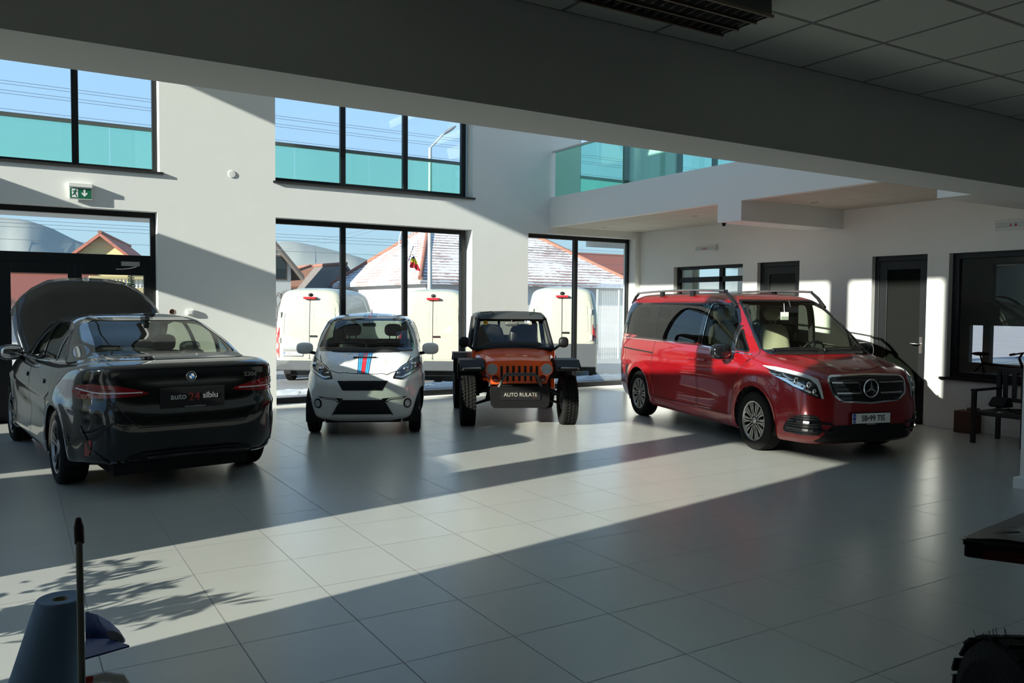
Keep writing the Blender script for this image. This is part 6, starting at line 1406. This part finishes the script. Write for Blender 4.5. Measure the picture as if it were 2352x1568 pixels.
r = random.Random(4)
for v in me.vertices:
    a, b_ = v.co.x, v.co.y; p = (c1*(1-a)*(1-b_)+c3*(1-a)*b_+c2*a*(1-b_)+c4*a*b_); v.co = p-Q0+Vector((0, 0, .004+.012*abs(math.sin(a*9+b_*3)*math.sin(b_*7))+.004*r.random()))
fm_.parent = o
q = MB(); q.box((.02, -.1, .30), (.30, .34, .36)); q.box((.25, .0, .52), (.3, .3, .2)); q.build('body', mat('quad_red', (.09, .008, .008), .3, coat=.5), o, bevel=.04)
TC = at(2352, 1700, 1.22); TC.z = .29; tc_ = Vector((2.62, 1.05, .28))
R_ = .30; tc_ = at(2362, 1568, 1.30); tc_ = Vector((tc_.x+.03, tc_.y, .335))
q = MB(); Mx = Matrix.Translation(tc_-Q0) @ Matrix.Rotation(math.radians(58), 4, 'Z'); q.lathe([(.13, .09), (.15, .105), (.22, .115), (.27, .10), (.287, .07), (.29, 0), (.287, -.07), (.27, -.10), (.22, -.115), (.15, -.105), (.13, -.09)], 56, 0, Mx)
t = q.build('wheel', RUBBER, o)
for k in range(26):
    q = MB(); a = 2*PI*k/26
    for u in (-.07, 0, .07): q.box((0, u+.01*(k % 2), .290), (.05, .055, .010), 0, Mx @ Matrix.Rotation(a, 4, 'Y'))
    q.build('tread_lug', RUBBER, t)
q = MB(); r = random.Random(8)
for k in range(90): a = 2*PI*r.random(); u = r.uniform(-.1, .1); Ma = Mx @ Matrix.Rotation(a, 4, 'Y'); q.tube([(0, u, .285), (r.uniform(-.006, .006), u, .318)], .0011, 3, M=Ma)
q.build('rubber_nubs', RUBBER, t)
q = MB(); q.lathe([(.13, .08), (.12, .04), (.03, .04), (.001, .04)], 30, 0, Mx); q.build('rim', DARKPL, t)
# ------------------------------------------------------------------ potted plant beside the sunny side wall (its shadow falls into the picture)
o = empty('potted_plant', (-.95, 4.85, 0), 0, 'leafy green plant in a round pot beside the sunny side wall', 'plant')
q = MB(); q.lathe([(.001, 0), (.13, 0), (.17, .28), (.18, .30), (.165, .30), (.155, .27), (.001, .27)], 32, 0, axis='Z'); q.build('pot', mat('grey_pot', (.12, .12, .12), .6), o)
q = MB(); q2 = MB(); r = random.Random(12)
def leaf(p, d, L_, wd):
    d = d.normalized(); s_ = d.cross(Vector((0, 0, 1))); s_ = s_.normalized() if s_.length > .01 else Vector((1, 0, 0)); s_ = (s_+Vector((0, 0, r.uniform(-.8, .8)))).normalized()*wd
    q2.add([p, p+d*L_*.35+s_, p+d*L_*.75+s_*.6, p+d*L_, p+d*L_*.75-s_*.6, p+d*L_*.35-s_], [(0, 1, 2, 3, 4, 5)], 0, True)
for (tip, n_) in (((-.12, .72, .52), 40), ((-.05, .55, .42), 30), ((-.10, .16, .40), 60), ((.05, .05, .46), 60), ((.0, -.45, .56), 80), ((.12, -.52, .50), 60), ((-.1, -.36, .44), 60)):
    tp = Vector(tip); a = Vector((0, 0, .27)); P = [a, a.lerp(tp, .4)+Vector((0, 0, .08)), a.lerp(tp, .75)+Vector((0, 0, .06)), tp]; q.tube(P, [.008, .006, .005, .003], 6)
    for k in range(n_):
        t = .45+.55*r.random(); p = a.lerp(tp, t)+Vector((0, 0, .06*(1-abs(2*t-1))))+Vector((r.gauss(0, .035), r.gauss(0, .035), r.gauss(0, .045))); leaf(p, Vector((r.uniform(-1, 1), r.uniform(-1, 1), r.uniform(-.3, .7))), r.uniform(.07, .12), r.uniform(.018, .028))
q.build('stem', mat('plant_stem', (.08, .10, .03), .7), o); q2.build('foliage', mat('leaf_green', (.035, .10, .025), .5), o)
